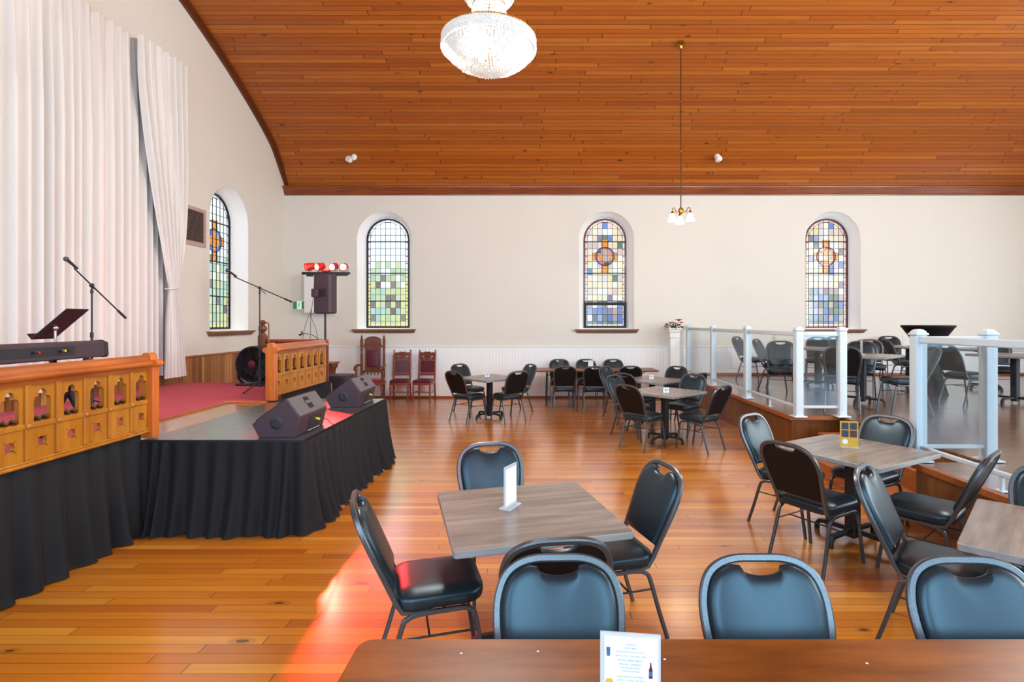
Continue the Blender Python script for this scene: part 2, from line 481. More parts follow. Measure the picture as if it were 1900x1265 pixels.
def emis(name, col, st):
    t = NT(name)
    e = t.node('ShaderNodeEmission'); e.inputs[0].default_value = (*col, 1); e.inputs[1].default_value = st
    t.l.new(e.outputs[0], t.out.inputs[0]); return t.mat
M['bulb'] = emis('lit_bulb', (1.0,0.93,0.82), 14)
M['shade_lit'] = emis('lit_opal_shade', (1.0,0.95,0.86), 3.5)
M['red_lens'] = emis('lit_red_lens', (1.0,0.05,0.03), 6)
M['hot_lens'] = emis('lit_hot_lens', (1.0,0.62,0.5), 9)
def crystal():
    t = NT('lit_crystal')
    p = t.princ(**{'Base Color': (0.75,0.74,0.70), 'Roughness': 0.1, 'Specular IOR Level': 0.8, 'Emission Color': (1.0,0.96,0.86), 'Emission Strength': 0.12})
    return t.mat
M['crystal'] = crystal()
# ------------------------------------------------------------------ camera
H = 1.79
cam = bpy.data.cameras.new('camera'); camo = bpy.data.objects.new('camera', cam); COL.objects.link(camo)
camo.location = (0, 0, H); camo.rotation_euler = (R(90), 0, 0)
cam.sensor_width = 36.0; cam.sensor_fit = 'HORIZONTAL'; cam.lens = 36.0*1000/1900
cam.shift_x = -48/1900; cam.shift_y = -36.5/1900
cam.clip_start = 0.05; cam.clip_end = 200
SC.camera = camo

XL, XR, YB, YF = -5.91, 12.2, 12.6, -1.8      # side walls, back wall, wall behind the camera
HP = 0.53                                      # raised seating platform
HS = 0.78                                      # stage

# vault profile (y, z): the underside edge on the end wall, mirrored about the ridge
half = [(12.60,4.93),(12.34,5.195),(12.10,5.47),(11.87,5.686),(11.43,5.96),(10.80,6.29),(10.17,6.58),(9.516,6.84),(8.866,7.07),(8.0,7.32),(7.0,7.52),(6.2,7.61),(5.4,7.64)]
full = half + [(10.8-y, z) for y, z in reversed(half[:-1])]
arc = [(p.x, p.y) for p in catmull([(y, z, 0) for y, z in full], 4)]
arc_c = []                                     # ceiling lies 0.12 above the trim's lower edge
for i, (y, z) in enumerate(arc):
    a = Vector(arc[max(0, i-1)]); b = Vector(arc[min(len(arc)-1, i+1)])
    d = (b-a).normalized(); n = Vector((d.y, -d.x))
    if n.y < 0: n = -n
    w = 0.115*min(1.0, (z-4.8)/0.5)
    arc_c.append((min(YB, max(YF, y+n.x*w)), z+n.y*w))
arc_c[0] = (YB, 4.93); arc_c[-1] = (YF, 4.93)

# ------------------------------------------------------------------ floors
MB().box(XL-0.3, XR+0.3, YF-0.3, YB+0.4, -0.2, 0).build('floor', M['floor'], kind='structure')

PX = 3.37
notch = [(PX, YF), (XR, YF), (XR, YB), (PX, YB), (PX, 7.16), (4.02, 7.16), (4.02, 4.80), (PX, 4.80)]
plat = MB().prism(notch, [], 0.0, HP-0.03).build('platform', M['panel_brown'], kind='structure', smooth=0)
plat_top = MB().prism([(PX-0.02, YF), (XR, YF), (XR, YB), (PX-0.02, YB), (PX-0.02, 7.14), (4.00, 7.14), (4.00, 4.82), (PX-0.02, 4.82)], [], HP-0.03, HP).build('platform_floor', M['platform_floor'], plat, smooth=0, kind='structure')
mb = MB(); mb.box(PX-0.035, PX+0.03, YF, 4.82, HP-0.045, HP+0.004); mb.box(PX-0.035, PX+0.03, 7.125, YB, HP-0.045, HP+0.004); mb.box(PX+0.03, 4.03, 7.125, 7.19, HP-0.045, HP+0.004)
mb.build('platform_nosing', M['base_wood'], plat, kind='structure')
mb = MB(); mb.box(PX-0.018, PX, 4.80, YF, 0, 0.03); mb.box(PX-0.018, PX, 7.16, YB, 0, 0.03)
mb.build('shoe_moulding', M['base_wood'], plat, kind='structure')
mb = MB().box(PX+0.001, 4.019, 7.155, 7.16, 0.0, HP-0.05)
mb.build('end_panel', M['panel_brown_x'], plat, kind='structure')
st = thing('platform_steps', 'low wooden steps set into the notch of the raised platform beside the glass railing', 'steps', (3.6, 5.98, 0))
MB().box(-0.36, 0.02, -1.0, 1.0, 0.0, 0.18, bev=0.006).build('step_tread', M['base_wood'], st)
MB().box(0.02, 0.415, -1.0, 1.0, 0.0, 0.355, bev=0.006).build('step_tread', M['base_wood'], st)

# ------------------------------------------------------------------ arched windows
def arch(hw, zb, zt, n=20):
    """outline, counter-clockwise, flat bottom at zb, round top reaching zt"""
    zs = zt-hw
    return [(-hw, zb), (hw, zb)] + [(hw*math.cos(math.pi*k/n), zs+hw*math.sin(math.pi*k/n)) for k in range(n+1)]
WB, WT = 1.60, 4.36        # opening in the wall
GB, GT, GH = 1.635, 4.24, 0.505
OH = 0.645
back_windows = [(1, -3.585, 0), (2, 1.605, 0), (3, 6.90, 0)]
LW_Y = 10.35

def holed_wall(outer, holes, thick, M_):
    return MB().prism(outer, holes, 0, thick, M=M_)
# back wall in XZ, front face at YB
M_back = Matrix(((1,0,0,0),(0,0,1,YB),(0,1,0,0),(0,0,0,1)))
outer = [(XL-0.3, -0.2), (XR+0.3, -0.2), (XR+0.3, 4.95), (XL-0.3, 4.95)]
holes = [[(x+px, z) for px, z in arch(OH, WB, WT)] for _, x, _ in back_windows]
holed_wall(outer, holes, 0.36, M_back).build('wall_back', M['wall'], kind='structure', smooth=30)
# end wall by the stage in YZ, face at XL
M_left = Matrix(((0,0,-1,XL),(1,0,0,0),(0,1,0,0),(0,0,0,1)))
outer = [(YF, -0.2), (YB, -0.2)] + [(y, z) for y, z in arc_c]
holed_wall(outer, [[(LW_Y+p, z) for p, z in arch(OH+0.02, WB, WT)]], 0.36, M_left).build('wall_left', M['wall'], kind='structure', smooth=30)
# far end wall
M_right = Matrix(((0,0,1,XR),(1,0,0,0),(0,1,0,0),(0,0,0,1)))
rwin = [(1.5, 1.1), (5.4, 1.1), (9.3, 1.1)]
holed_wall([(YF, -0.2), (YB, -0.2)] + list(arc_c), [[(y+p, z) for p, z in arch(w, 1.5, 4.6)] for y, w in rwin], 0.3, M_right).build('wall_right', M['wall'], kind='structure', smooth=30)
# wall behind the camera with tall daylight windows
M_front = Matrix(((1,0,0,0),(0,0,-1,YF),(0,1,0,0),(0,0,0,1)))
fwin = [-3.6, -0.6, 2.4, 5.4, 8.6]
holed_wall([(XL-0.3, -0.2), (XR+0.3, -0.2), (XR+0.3, 4.95), (XL-0.3, 4.95)], [[(x+p, z) for p, z in arch(0.85, 1.2, 4.6)] for x in fwin], 0.3, M_front).build('wall_front', M['wall'], kind='structure', smooth=30)

# stained-glass pictures as a pane-colour function; u across (-1..1), v up (0..1) in metres
def srgb(h): return lin(h)
PALE = ['#f3efe6','#f6ead0','#f7e6b8','#f3d9c0','#e9dcd8','#f6f1df','#f4dfae','#e4c9c4']
DEEP = ['#9aa6cf','#5f86cf','#5f7d6a','#8f7a92','#a99a90','#6f8f7a','#7d79a8','#b8a7a0','#456fc0','#58604f']
COOL = ['#f2f6fb','#e9f2fb','#f6f8fb','#eef2f6','#e3effa']
GRN = ['#c6e0b0','#cfe6bb','#dfeaa8','#b5dcc8','#bfe4dc','#d6e7c3','#e7ecae']
BROWN = ['#8a7f79','#7c6f6c','#96897d']
AMB = ['#e08a1c','#d9761a','#e69a2c']
def in_poly(x, y, P):
    c = False; j = len(P)-1
    for i in range(len(P)):
        if (P[i][1] > y) != (P[j][1] > y) and x < (P[j][0]-P[i][0])*(y-P[i][1])/(P[j][1]-P[i][1])+P[i][0]: c = not c
        j = i
    return c
HANDS = [(-0.10,0.16),(-0.05,0.18),(0.08,0.06),(0.12,-0.04),(0.08,-0.13),(0.02,-0.14),(-0.05,-0.02)]
CUFF = [(0.08,-0.13),(0.12,-0.17),(0.03,-0.22),(-0.05,-0.19),(0.0,-0.13)]
LAMB = [(-0.17,0.02),(-0.10,0.05),(0.05,0.04),(0.10,0.12),(0.12,0.17),(0.19,0.18),(0.21,0.14),(0.14,0.10),(0.12,0.0),(0.10,-0.08),(-0.02,-0.07),(-0.14,-0.09),(-0.19,-0.05)]
FLAG = [(-0.17,0.20),(-0.04,0.26),(0.0,0.16),(-0.13,0.10)]
SASH = [(-0.17,-0.22),(-0.05,-0.17),(0.10,-0.17),(0.10,-0.21),(-0.04,-0.21),(-0.15,-0.26)]
def pane_fn(style):
    cells = {}
    r = random.Random(hash(style) % 1000 if isinstance(style, int) else {'plain': 3, 'hands': 5, 'lamb': 9, 'side': 12}[style])
    hw, zs = GH, GT-GH
    cw = 2*(hw-0.085)/7
    def fn(x, z):
        zb = z-GB; Ht = GT-GB
        # distance to the edge
        dx = hw-abs(x)
        de = min(dx, zb) if z <= zs else hw-math.hypot(x, z-zs)
        ce, cz = 0.0, GB+0.655*Ht
        if style in ('hands', 'lamb', 'side'):
            ax, az = abs(x-ce), abs(z-cz)
            rr = math.hypot(x-ce, z-cz)
            q = (x-ce, z-cz)
            if style == 'hands':
                if in_poly(*q, HANDS): return srgb('#a9a0a6')
                if in_poly(*q, CUFF): return srgb('#3a1d22')
            if style == 'lamb':
                if in_poly(*q, FLAG):
                    fx, fz = q[0]+0.085, q[1]-0.18
                    return srgb('#f2eee8') if min(abs(fx*0.92+fz*0.4), abs(fz*0.92-fx*0.4)) < 0.016 else srgb('#a0202c')
                if in_poly(*q, LAMB): return srgb('#b3aa98') if (int(x*60)+int(z*60)) % 3 else srgb('#a0967f')
                if in_poly(*q, SASH): return srgb('#a3202a') if abs(q[1]+0.20) > 0.012 else srgb('#f2ece4')
            if rr < 0.225:
                if rr > 0.19: return srgb('#6d4a72') if style == 'hands' else (srgb('#8a2f3c') if style == 'lamb' else srgb('#4a6db0'))
                if ax > 0.075 and az > 0.075:
                    k = 'q%d%d' % (q[0] > 0, q[1] > 0)
                    return {'hands': {'q00':'#a37fae','q10':'#7d8a4a','q01':'#53365c','q11':'#b784a8'}, 'lamb': {'q00':'#8a2f3c','q10':'#d8c9a0','q01':'#8a2f3c','q11':'#c96b78'}, 'side': {'q00':'#3f62a8','q10':'#6f8fc8','q01':'#32508e','q11':'#7fa0cf'}}[style][k] and srgb({'hands': {'q00':'#a37fae','q10':'#7d8a4a','q01':'#53365c','q11':'#b784a8'}, 'lamb': {'q00':'#8a2f3c','q10':'#d8c9a0','q01':'#8a2f3c','q11':'#c96b78'}, 'side': {'q00':'#3f62a8','q10':'#6f8fc8','q01':'#32508e','q11':'#7fa0cf'}}[style][k])
            if (ax < 0.075 and az < 0.40) or (az < 0.085 and ax < 0.30):
                return srgb(AMB[(int((x+2)*26)+int(z*22)) % 3])
        if de < 0.040: return srgb('#6a2436') if style in ('hands', 'lamb') else srgb('#3a3c44')
        if de < 0.085:
            k = int(z*6.0) if z <= zs else int(math.atan2(z-zs, x)*7+30)
            fz = z*6.0-int(z*6.0)
            if z <= zs and fz < 0.14: return srgb('#a5502a')
            if style == 'plain' or style == 'side': return srgb('#eef0f2') if z > GB+0.45*Ht else srgb('#e6df86')
            return tuple(v*0.8 for v in srgb('#f6e2c0'))
        i = int((x+hw-0.085)/cw); j = int((z-GB)/0.158)
        key = (i, j)
        if key not in cells:
            f = (z-GB)/Ht
            t = r.random()
            if style in ('plain', 'side'):
                if f > 0.56: c = r.choice(COOL)
                elif f > 0.36: c = r.choice(COOL+GRN) if t > 0.14 else r.choice(BROWN)
                else: c = r.choice(GRN) if t > 0.15 else r.choice(BROWN)
            else:
                lowd = 0.24 if style == 'hands' else 0.32
                if f < lowd: c = r.choice(DEEP+DEEP+PALE[:3])
                elif f > 0.70: c = r.choice(DEEP[:4]+PALE+PALE+PALE)
                else: c = r.choice(PALE) if t > 0.1 else r.choice(DEEP[:4])
            q = 1.0 if c in COOL else (0.80 if c in PALE else 0.78)
            cells[key] = tuple(v*q for v in srgb(c))
        return cells[key]
    return fn

def make_window(num, style, sash=False):
    """built in local XZ, room side towards -Y, wall face at y=0"""
    root = bpy.data.objects.new('window_%d' % num, None); COL.objects.link(root); root['kind'] = 'structure'
    # splayed white reveal
    mb = MB(); D = 0.30
    o = arch(OH-0.001, WB, WT, 28); g = arch(GH+0.02, GB-0.01, GT+0.02, 28); g2 = arch(GH+0.075, GB-0.03, GT+0.07, 28)
    n = len(o)
    vs = [(p[0], 0.0, p[1]) for p in o] + [(p[0], D*0.55, p[1]) for p in g2] + [(p[0], D*0.62, p[1]) for p in inset(g2, 0.018)] + [(p[0], D, p[1]) for p in g]
    fs = []
    for r_ in range(3):
        for k in range(n):
            a = r_*n+k; b = r_*n+(k+1) % n
            fs.append((a, a+n, b+n, b))
    mb.add(vs, fs)
    mb.build('reveal', M['reveal'], root, smooth=30, kind='structure')
    # glass
    N = 0.0122
    nx = int(2*GH/N); nz = int((GT-GB)/N); fn = pane_fn(style); zs = GT-GH
    V = {}; vs = []; fs = []; cols = []
    def vid(i, j):
        if (i, j) not in V:
            V[(i, j)] = len(vs); vs.append((-GH+i*2*GH/nx, D+0.01, GB+j*(GT-GB)/nz))
        return V[(i, j)]
    for i in range(nx):
        for j in range(nz):
            x = -GH+(i+0.5)*2*GH/nx; z = GB+(j+0.5)*(GT-GB)/nz
            if z > zs and math.hypot(x, z-zs) > GH: continue
            fs.append((vid(i, j), vid(i+1, j), vid(i+1, j+1), vid(i, j+1))); cols.append(fn(x, z))
    me = bpy.data.meshes.new('stained_glass'); me.from_pydata(vs, [], fs); me.materials.append(M['stained'])
    at = me.attributes.new('pane', 'FLOAT_COLOR', 'FACE')
    at.data.foreach_set('color', [c for q in cols for c in (*q, 1.0)])
    go = bpy.data.objects.new('stained_glass', me); COL.objects.link(go); go.parent = root; go['kind'] = 'structure'
    # lead cames: grid bars cut off by the arch
    mb = MB()
    cw = 2*(GH-0.085)/7; y0, y1 = D-0.004, D+0.008
    def top(x): return zs+math.sqrt(max(0, (GH-0.03)**2-x*x)) if abs(x) < GH-0.03 else zs
    cross = style in ('hands', 'lamb', 'side'); cz = GB+0.655*(GT-GB)
    for i in range(8):
        x = -GH+0.085+i*cw
        mb.box(x-0.004, x+0.004, y0, y1, GB, top(x)-0.03)
    j = 0
    while GB+j*0.158 < GT-0.06:
        z = GB+j*0.158
        hw_ = GH if z < zs else math.sqrt(max(0, GH*GH-(z-zs)**2))
        mb.box(-hw_, hw_, y0, y1, z-0.0042, z+0.0042)
        j += 1
    ring = [(( GH-0.085)*math.cos(math.pi*k/24), zs+(GH-0.085)*math.sin(math.pi*k/24)) for k in range(25)]
    mb.tube([(x, D, z) for x, z in ring], 0.005, 5)
    if cross:
        mb.tube([(0.225*math.cos(2*math.pi*k/28), D, cz+0.225*math.sin(2*math.pi*k/28)) for k in range(28)], 0.007, 5, closed=True)
        for sx in (-1, 1):
            mb.box(sx*0.075-0.005, sx*0.075+0.005, y0-0.002, y1, cz+0.2, cz+0.40); mb.box(sx*0.075-0.005, sx*0.075+0.005, y0-0.002, y1, cz-0.40, cz-0.2)
            mb.box(min(sx*0.2, sx*0.30), max(sx*0.2, sx*0.30), y0-0.002, y1, cz+0.08, cz+0.09); mb.box(min(sx*0.2, sx*0.30), max(sx*0.2, sx*0.30), y0-0.002, y1, cz-0.09, cz-0.08)
            mb.box(sx*0.30-0.005, sx*0.30+0.005, y0-0.002, y1, cz-0.085, cz+0.085)
    mb.build('leading', M['lead'], root, smooth=0, kind='structure')
    # saddle bars and edge frame
    mb = MB()
    for f in (0.245, 0.50, 0.79):
        z = GB+f*(GT-GB); mb.box(-GH-0.01, GH+0.01, D-0.02, D, z-0.011, z+0.011)
    mb.build('saddle_bar', M['lead'], root, smooth=0, kind='structure')
    e = arch(GH+0.012, GB, GT+0.012, 28)
    mb = MB(); mb.prism(e, [list(reversed(inset(e, 0.016 if cross else 0.028)))], D-0.012, D+0.012, M=Matrix(((1,0,0,0),(0,0,1,0),(0,1,0,0),(0,0,0,1))))
    mb.build('window_frame', M['plum'] if style in ('hands', 'lamb') else M['lead'], root, smooth=30, kind='structure')
    if sash:
        zt = GB+0.235*(GT-GB)
        mb = MB(); oo = [(-GH-0.01, GB-0.005), (GH+0.01, GB-0.005), (GH+0.01, zt), (-GH-0.01, zt)]
        ii = [(-GH+0.06, GB+0.045), (-GH+0.06, zt-0.075), (GH-0.06, zt-0.075), (GH-0.06, GB+0.045)]
        mb.prism(oo, [ii], D-0.04, D-0.005, M=Matrix(((1,0,0,0),(0,0,1,0),(0,1,0,0),(0,0,0,1))))
        mb.box(-0.01, 0.01, D-0.05, D-0.04, zt-0.11, zt-0.05)
        mb.build('opening_sash', M['lead'], root, smooth=0, kind='structure')
    # moulded sill
    mb = MB()
    prof = [(0.02, 1.607), (-0.105, 1.607), (-0.105, 1.582), (-0.085, 1.575), (-0.06, 1.545), (-0.045, 1.52), (0.02, 1.52)]
    x0, x1 = -0.745, 0.745
    n = len(prof); vs = []
    for s_, xe in ((1, x0), (-1, x1)):
        for y, z in prof:
            vs.append((xe+s_*max(0, (1.6-z))*0.7, y, z))
    fs = [tuple(range(n)), tuple(range(2*n-1, n-1, -1))] + [(k, (k+1) % n, n+(k+1) % n, n+k) for k in range(n)]
    mb.add(vs, fs)
    mb.build('window_sill', M['sill'], root, smooth=20, kind='structure')
    return root
for (num, x, _), style, sash in zip(back_windows, ('plain', 'hands', 'lamb'), (False, True, False)):
    w = make_window(num, style, sash); w.location = (x, YB, 0)
w = make_window(4, 'side'); w.location = (XL, LW_Y, 0); w.rotation_euler = (0, 0, R(90))

# ------------------------------------------------------------------ wainscots and mouldings
mb = MB(); mb.box(XL, XR, YB-0.022, YB, 0.0, 1.185); mb.build('trim_1', M['beadboard'], kind='structure', smooth=0)
mb = MB(); mb.box(XL, XR, YB-0.04, YB, 1.185, 1.215, bev=0.008); mb.build('trim_2', M['white'], kind='structure')
mb = MB(); mb.box(XL, PX, YB-0.045, YB-0.02, 0.0, 0.05, bev=0.01); mb.build('baseboard_back', M['base_wood'], kind='structure')
mb = MB(); mb.box(PX, XR, YB-0.045, YB-0.02, HP, HP+0.06, bev=0.01); mb.build('baseboard_platform', M['base_wood'], kind='structure')
mb = MB(); mb.box(XL, XL+0.025, YF, YB-0.04, 0.0, 1.17); mb.build('trim_3', M['wain_brown'], kind='structure', smooth=0)
mb = MB(); mb.box(XL, XL+0.045, YF, YB-0.04, 1.17, 1.205, bev=0.008); mb.build('trim_4', M['base_wood'], kind='structure')
# crown under the vault: a leaning board with a bead on top
mb = MB()
prof = [(0.0, 4.73), (-0.03, 4.73), (-0.035, 4.755), (-0.05, 4.76), (-0.115, 4.885), (-0.15, 4.885), (-0.155, 4.91), (-0.12, 4.935), (0.0, 4.945)]
n = len(prof); vs = [(x, YB+y, z) for x in (XL, XR) for y, z in prof]
mb.add(vs, [tuple(range(n)), tuple(range(2*n-1, n-1, -1))] + [(k, (k+1) % n, n+(k+1) % n, n+k) for k in range(n)])
mb.build('trim_5', M['crown'], kind='structure', smooth=25)
# arched moulding on the end wall
mb = MB(); vs = []; fs = []
for (y, z), (y2, z2) in zip(arc, arc_c):
    my, mz = y+(y2-y)*0.72, z+(z2-z)*0.72
    for (px, py, pz) in ((0.0, y, z), (0.05, y, z), (0.055, my, mz), (0.085, my+(y2-my)*0.2, mz+(z2-mz)*0.2), (0.085, y2, z2), (0.0, y2, z2)):
        vs.append((XL+px, py, pz))
for i in range(len(arc)-1):
    for k in range(6):
        a = i*6+k; b = i*6+(k+1) % 6
        fs.append((a, b, b+6, a+6))
mb.add(vs, fs); mb.build('trim_6', M['arch_trim'], kind='structure', smooth=25)

# ------------------------------------------------------------------ vaulted ceiling (UV: along the boards, round the arc)
me = bpy.data.meshes.new('ceiling'); vs = []; fs = []; uvs = []
s = 0.0; S = []
for i, (y, z) in enumerate(arc_c):
    if i: s += math.hypot(y-arc_c[i-1][0], z-arc_c[i-1][1])
    S.append(s); vs += [(XL-0.3, y, z), (XR+0.3, y, z)]
for i in range(len(arc_c)-1):
    a = 2*i; fs.append((a, a+1, a+3, a+2)); uvs += [(0, S[i]), (18.7, S[i]), (18.7, S[i+1]), (0, S[i+1])]
n0 = len(vs)
for i, (y, z) in enumerate(arc_c):
    vs += [(XL-0.3, y+(y-5.4)*0.02, z+0.15), (XR+0.3, y+(y-5.4)*0.02, z+0.15)]
for i in range(len(arc_c)-1):
    a = n0+2*i; fs.append((a, a+2, a+3, a+1)); uvs += [(0, 0)]*4
me.from_pydata(vs, [], fs); me.materials.append(M['ceiling'])
uv = me.uv_layers.new(name='UVMap')
uv.data.foreach_set('uv', [c for q in uvs for c in q])
me.polygons.foreach_set('use_smooth', [True]*len(me.polygons))
o = bpy.data.objects.new('ceiling', me); COL.objects.link(o); o['kind'] = 'structure'
# ------------------------------------------------------------------ banquet chair (faces local +Y)
BK0 = Vector((0, -0.205, 0.455)); BK1 = Vector((0, -0.405, 0.915))   # foot and top of the leaning back
BU = (BK1-BK0).normalized(); BL = (BK1-BK0).length; BN = Vector((0, BU.z, -BU.y))   # up and forward of the back plane
def bp(x, s, f=0.0): return BK0 + BU*s + BN*f + Vector((x, 0, 0))
half_out = [(0.188, 0.0), (0.198, 0.10), (0.214, 0.22), (0.222, 0.30), (0.219, 0.37), (0.197, 0.435), (0.155, 0.475), (0.09, 0.496), (0.0, BL-0.003)]
def hoop2d(n=4):
    r_ = [(x, s_) for x, s_ in half_out]
    l_ = [(-x, s_) for x, s_ in reversed(half_out[:-1])]
    return [(p.x, p.y) for p in catmull([(x, y, 0) for x, y in r_+l_], n)]
def make_chair():
    t = thing('banquet_chair', 'x', 'chair')
    hoop = hoop2d(4)
    # bent tube hoop, its ends sweeping forward under the seat
    end = [(0.188, -0.03, 0.404), (0.188, -0.12, 0.400), (0.187, -0.175, 0.410)]
    path = [Vector(p) for p in end] + [bp(x, s_) for x, s_ in hoop] + [Vector((-p[0], p[1], p[2])) for p in reversed(end)]
    MB().tube(path, 0.013, 8, flat=(0.0155, 0.0125), up=(1, 0, 0)).build('back_frame', M['hammer'], t)
    # pad with the grip notch at its top
    ins = [(x, s_) for x, s_ in hoop if s_ > 0.045]
    pad = inset([(x, s_) for x, s_ in ins], 0.016)
    # replace the middle of the top by the smile-shaped notch
    top = [p for p in pad if not (abs(p[0]) < 0.088 and p[1] > 0.40)]
    ri = max(i for i, p in enumerate(top) if p[0] > 0)
    notch_ = [(0.078*math.cos(math.pi*k/10), BL-0.028-0.034*math.sin(math.pi*k/10)**0.8) for k in range(0, 11)]
    pad = top[:ri+1] + notch_ + top[ri+1:]
    pc = Vector((0.0, BL*0.52))
    def shrink(d):
        out = []
        for p in pad:
            v = Vector(p)-pc; k = 1-(d if d < 0.1 else d*v.length)/v.length
            out.append((pc.x+v.x*k, pc.y+v.y*k))
        return out
    o1 = shrink(0.004); o2 = shrink(0.012); o3 = shrink(0.024); o4 = shrink(0.042); o5 = shrink(0.065); 
    def soften(poly, it):
        for _ in range(it):
            poly = [((poly[i-1][0]+2*poly[i][0]+poly[(i+1) % len(poly)][0])/4, (poly[i-1][1]+2*poly[i][1]+poly[(i+1) % len(poly)][1])/4) for i in range(len(poly))]
        return poly
    o4 = soften(o4, 2); o5 = soften(o5, 6); o6 = soften(shrink(0.5), 40); o7 = soften(shrink(0.75), 80)
    mb = MB()
    Tm = Matrix(((1, 0, 0, BK0.x), (0, BU.y, BN.y, BK0.y), (0, BU.z, BN.z, BK0.z), (0, 0, 0, 1)))
    mb.T = Tm
    n = len(pad)
    rings = [(o1, -0.006), (pad, 0.0), (pad, 0.012), (o1, 0.020), (o2, 0.0265), (o3, 0.0315), (o4, 0.0345), (o5, 0.0365), (o6, 0.039), (o7, 0.0395)]
    mb.rings(rings[1:], 0, cap=False)
    def cap(poly, z, mi):
        tri = geometry.tessellate_polygon([[Vector((p[0], p[1], 0)) for p in poly]])
        mb.add([(p[0], p[1], z) for p in poly], [tuple(x) for x in tri], mi)
    cap(o7, 0.0395, 0)
    mb.rings(rings[:2], 1, cap=False); cap(o1, -0.006, 1)
    pb = mb.build('backrest', [M['vinyl'], M['vinyl_back']], t, smooth=50)
    # seat cushion
    o = rounded_rect(0.425, 0.435, 0.10, 6)
    def sc(k, dz=0): return [(x*k, y*k) for x, y in o]
    mb = MB().at(0, 0.0, 0)
    ringz = [(inset(o, 0.02), 0.412), (o, 0.424), (inset(o, -0.006), 0.45), (inset(o, -0.004), 0.470), (inset(o, 0.004), 0.478), (inset(o, 0.012), 0.484), (inset(o, 0.05), 0.497), (inset(o, 0.085), 0.502)]
    mb.rings(ringz, 0)
    mb.build('seat', M['vinyl'], t, smooth=42)
    for sx in (-1, 1):
        f = catmull([(sx*0.198, 0.00, 0.398), (sx*0.198, 0.11, 0.398), (sx*0.199, 0.150, 0.385), (sx*0.200, 0.172, 0.350), (sx*0.205, 0.205, 0.15), (sx*0.208, 0.228, 0.0)], 5)
        MB().tube(f, 0.011, 8, flat=(0.0115, 0.0115), up=(1, 0, 0)).build('leg', M['hammer'], t)
        b = catmull([(sx*0.198, 0.00, 0.398), (sx*0.198, -0.10, 0.395), (sx*0.199, -0.150, 0.38), (sx*0.201, -0.178, 0.345), (sx*0.208, -0.235, 0.15), (sx*0.214, -0.283, 0.0)], 5)
        MB().tube(b, 0.011, 8, flat=(0.0115, 0.0115), up=(1, 0, 0)).build('leg', M['hammer'], t)
    mb = MB()
    for sx in (-1, 1):
        mb.tube([(sx*0.202, -0.196, 0.285), (sx*0.202, 0.181, 0.285)], 0.0055, 6)
        mb.tube([(sx*0.2, 0.04, 0.390), (-sx*0.2, -0.10, 0.388)], 0.007, 6)
    mb.tube([(-0.2, 0.120, 0.394), (0.2, 0.120, 0.394)], 0.008, 6)
    mb.tube([(-0.202, -0.05, 0.285), (0.202, -0.05, 0.285)], 0.0055, 6)
    mb.build('stretcher', M['dark_steel'], t)
    return t
chair0 = make_chair(); used = [False]
def chair(x, y, th, label, group, z=0.0):
    if not used[0]:
        used[0] = True
        chair0.location = (x, y, z); chair0.rotation_euler = (0, 0, R(th-90)); chair0['label'] = label; chair0['group'] = group
        return chair0
    return dup(chair0, (x, y, z), R(th-90), label, group)

# ------------------------------------------------------------------ square pedestal table
def make_table():
    t = thing('pedestal_table', 'x', 'table')
    S2 = 0.445
    o = rounded_rect(2*S2, 2*S2, 0.018, 3)
    mb = MB()
    mb.rings([(inset(o, 0.004), 0.712), (o, 0.716)], 1); 
    mb.rings([(o, 0.716), (o, 0.744)], 1, cap=False)
    mb.rings([(o, 0.744), (inset(o, 0.004), 0.748)], 1, cap=False)
    i = inset(o, 0.004)
    mb.add([(p[0], p[1], 0.748) for p in i], [tuple(range(len(i)))], 0)
    mb.build('tabletop', [M['table_grey'], M['table_edge']], t, smooth=30)
    mb = MB(); mb.box(-0.045, 0.045, -0.045, 0.045, 0.03, 0.70, bev=0.012)
    mb.box(-0.20, 0.20, -0.03, 0.03, 0.690, 0.712); mb.box(-0.03, 0.03, -0.20, 0.20, 0.6895, 0.7115)
    mb.build('column', M['black_metal'], t)
    for k in range(4):
        mb = MB().at(rz=R(90*k))
        f = [(0.03, 0, 0.085), (0.24, 0, 0.080), (0.285, 0, 0.072), (0.305, 0, 0.045), (0.307, 0, 0.0)]
        mb.tube(f, 0.02, 8, flat=(0.017, 0.022), up=(0, 0, 1))
        mb.build('foot', M['black_metal'], t)
    return t
table0 = make_table(); tused = [False]
def table(x, y, rz, label, group, z=0.0):
    if not tused[0]:
        tused[0] = True
        table0.location = (x, y, z); table0.rotation_euler = (0, 0, R(rz)); table0['label'] = label; table0['group'] = group
        return table0
    return dup(table0, (x, y, z), R(rz), label, group)

GM = 'square pedestal tables on the main floor'; GP = 'square pedestal tables on the raised platform'
table(-0.068, 2.979, 15.3, 'grey square pedestal table closest to the brown table, with an upright acrylic sign', GM)
table(2.575, 4.41, 30, 'grey square pedestal table by the platform steps holding a yellow photo menu', GM)
table(2.60, 2.548, 46, 'grey square pedestal table cut off by the picture edge, turned corner-on', GM)
table(-0.90, 10.05, 45, 'grey square pedestal table alone in the floor middle, closest to the velvet chairs', GM)
table(1.90, 8.06, 42, 'grey square pedestal table beside the glass railing, front one of the two close together', GM)
table(2.06, 9.70, 44, 'grey square pedestal table near the white column, behind another square table', GM)
table(5.0, 8.3, 40, 'grey square table on the platform, first one behind the opening in the railing', GP, HP)
table(5.45, 10.5, 30, 'grey square table on the platform below the lamb window', GP, HP)
table(7.7, 11.2, 45, 'grey square table on the platform by the back wall beyond the draped bar table', GP, HP)
table(7.35, 8.3, 20, 'grey square table on the platform behind the nearer glass railing', GP, HP)
table(8.3, 10.0, 10, 'grey square table on the platform farthest from the railing opening', GP, HP)

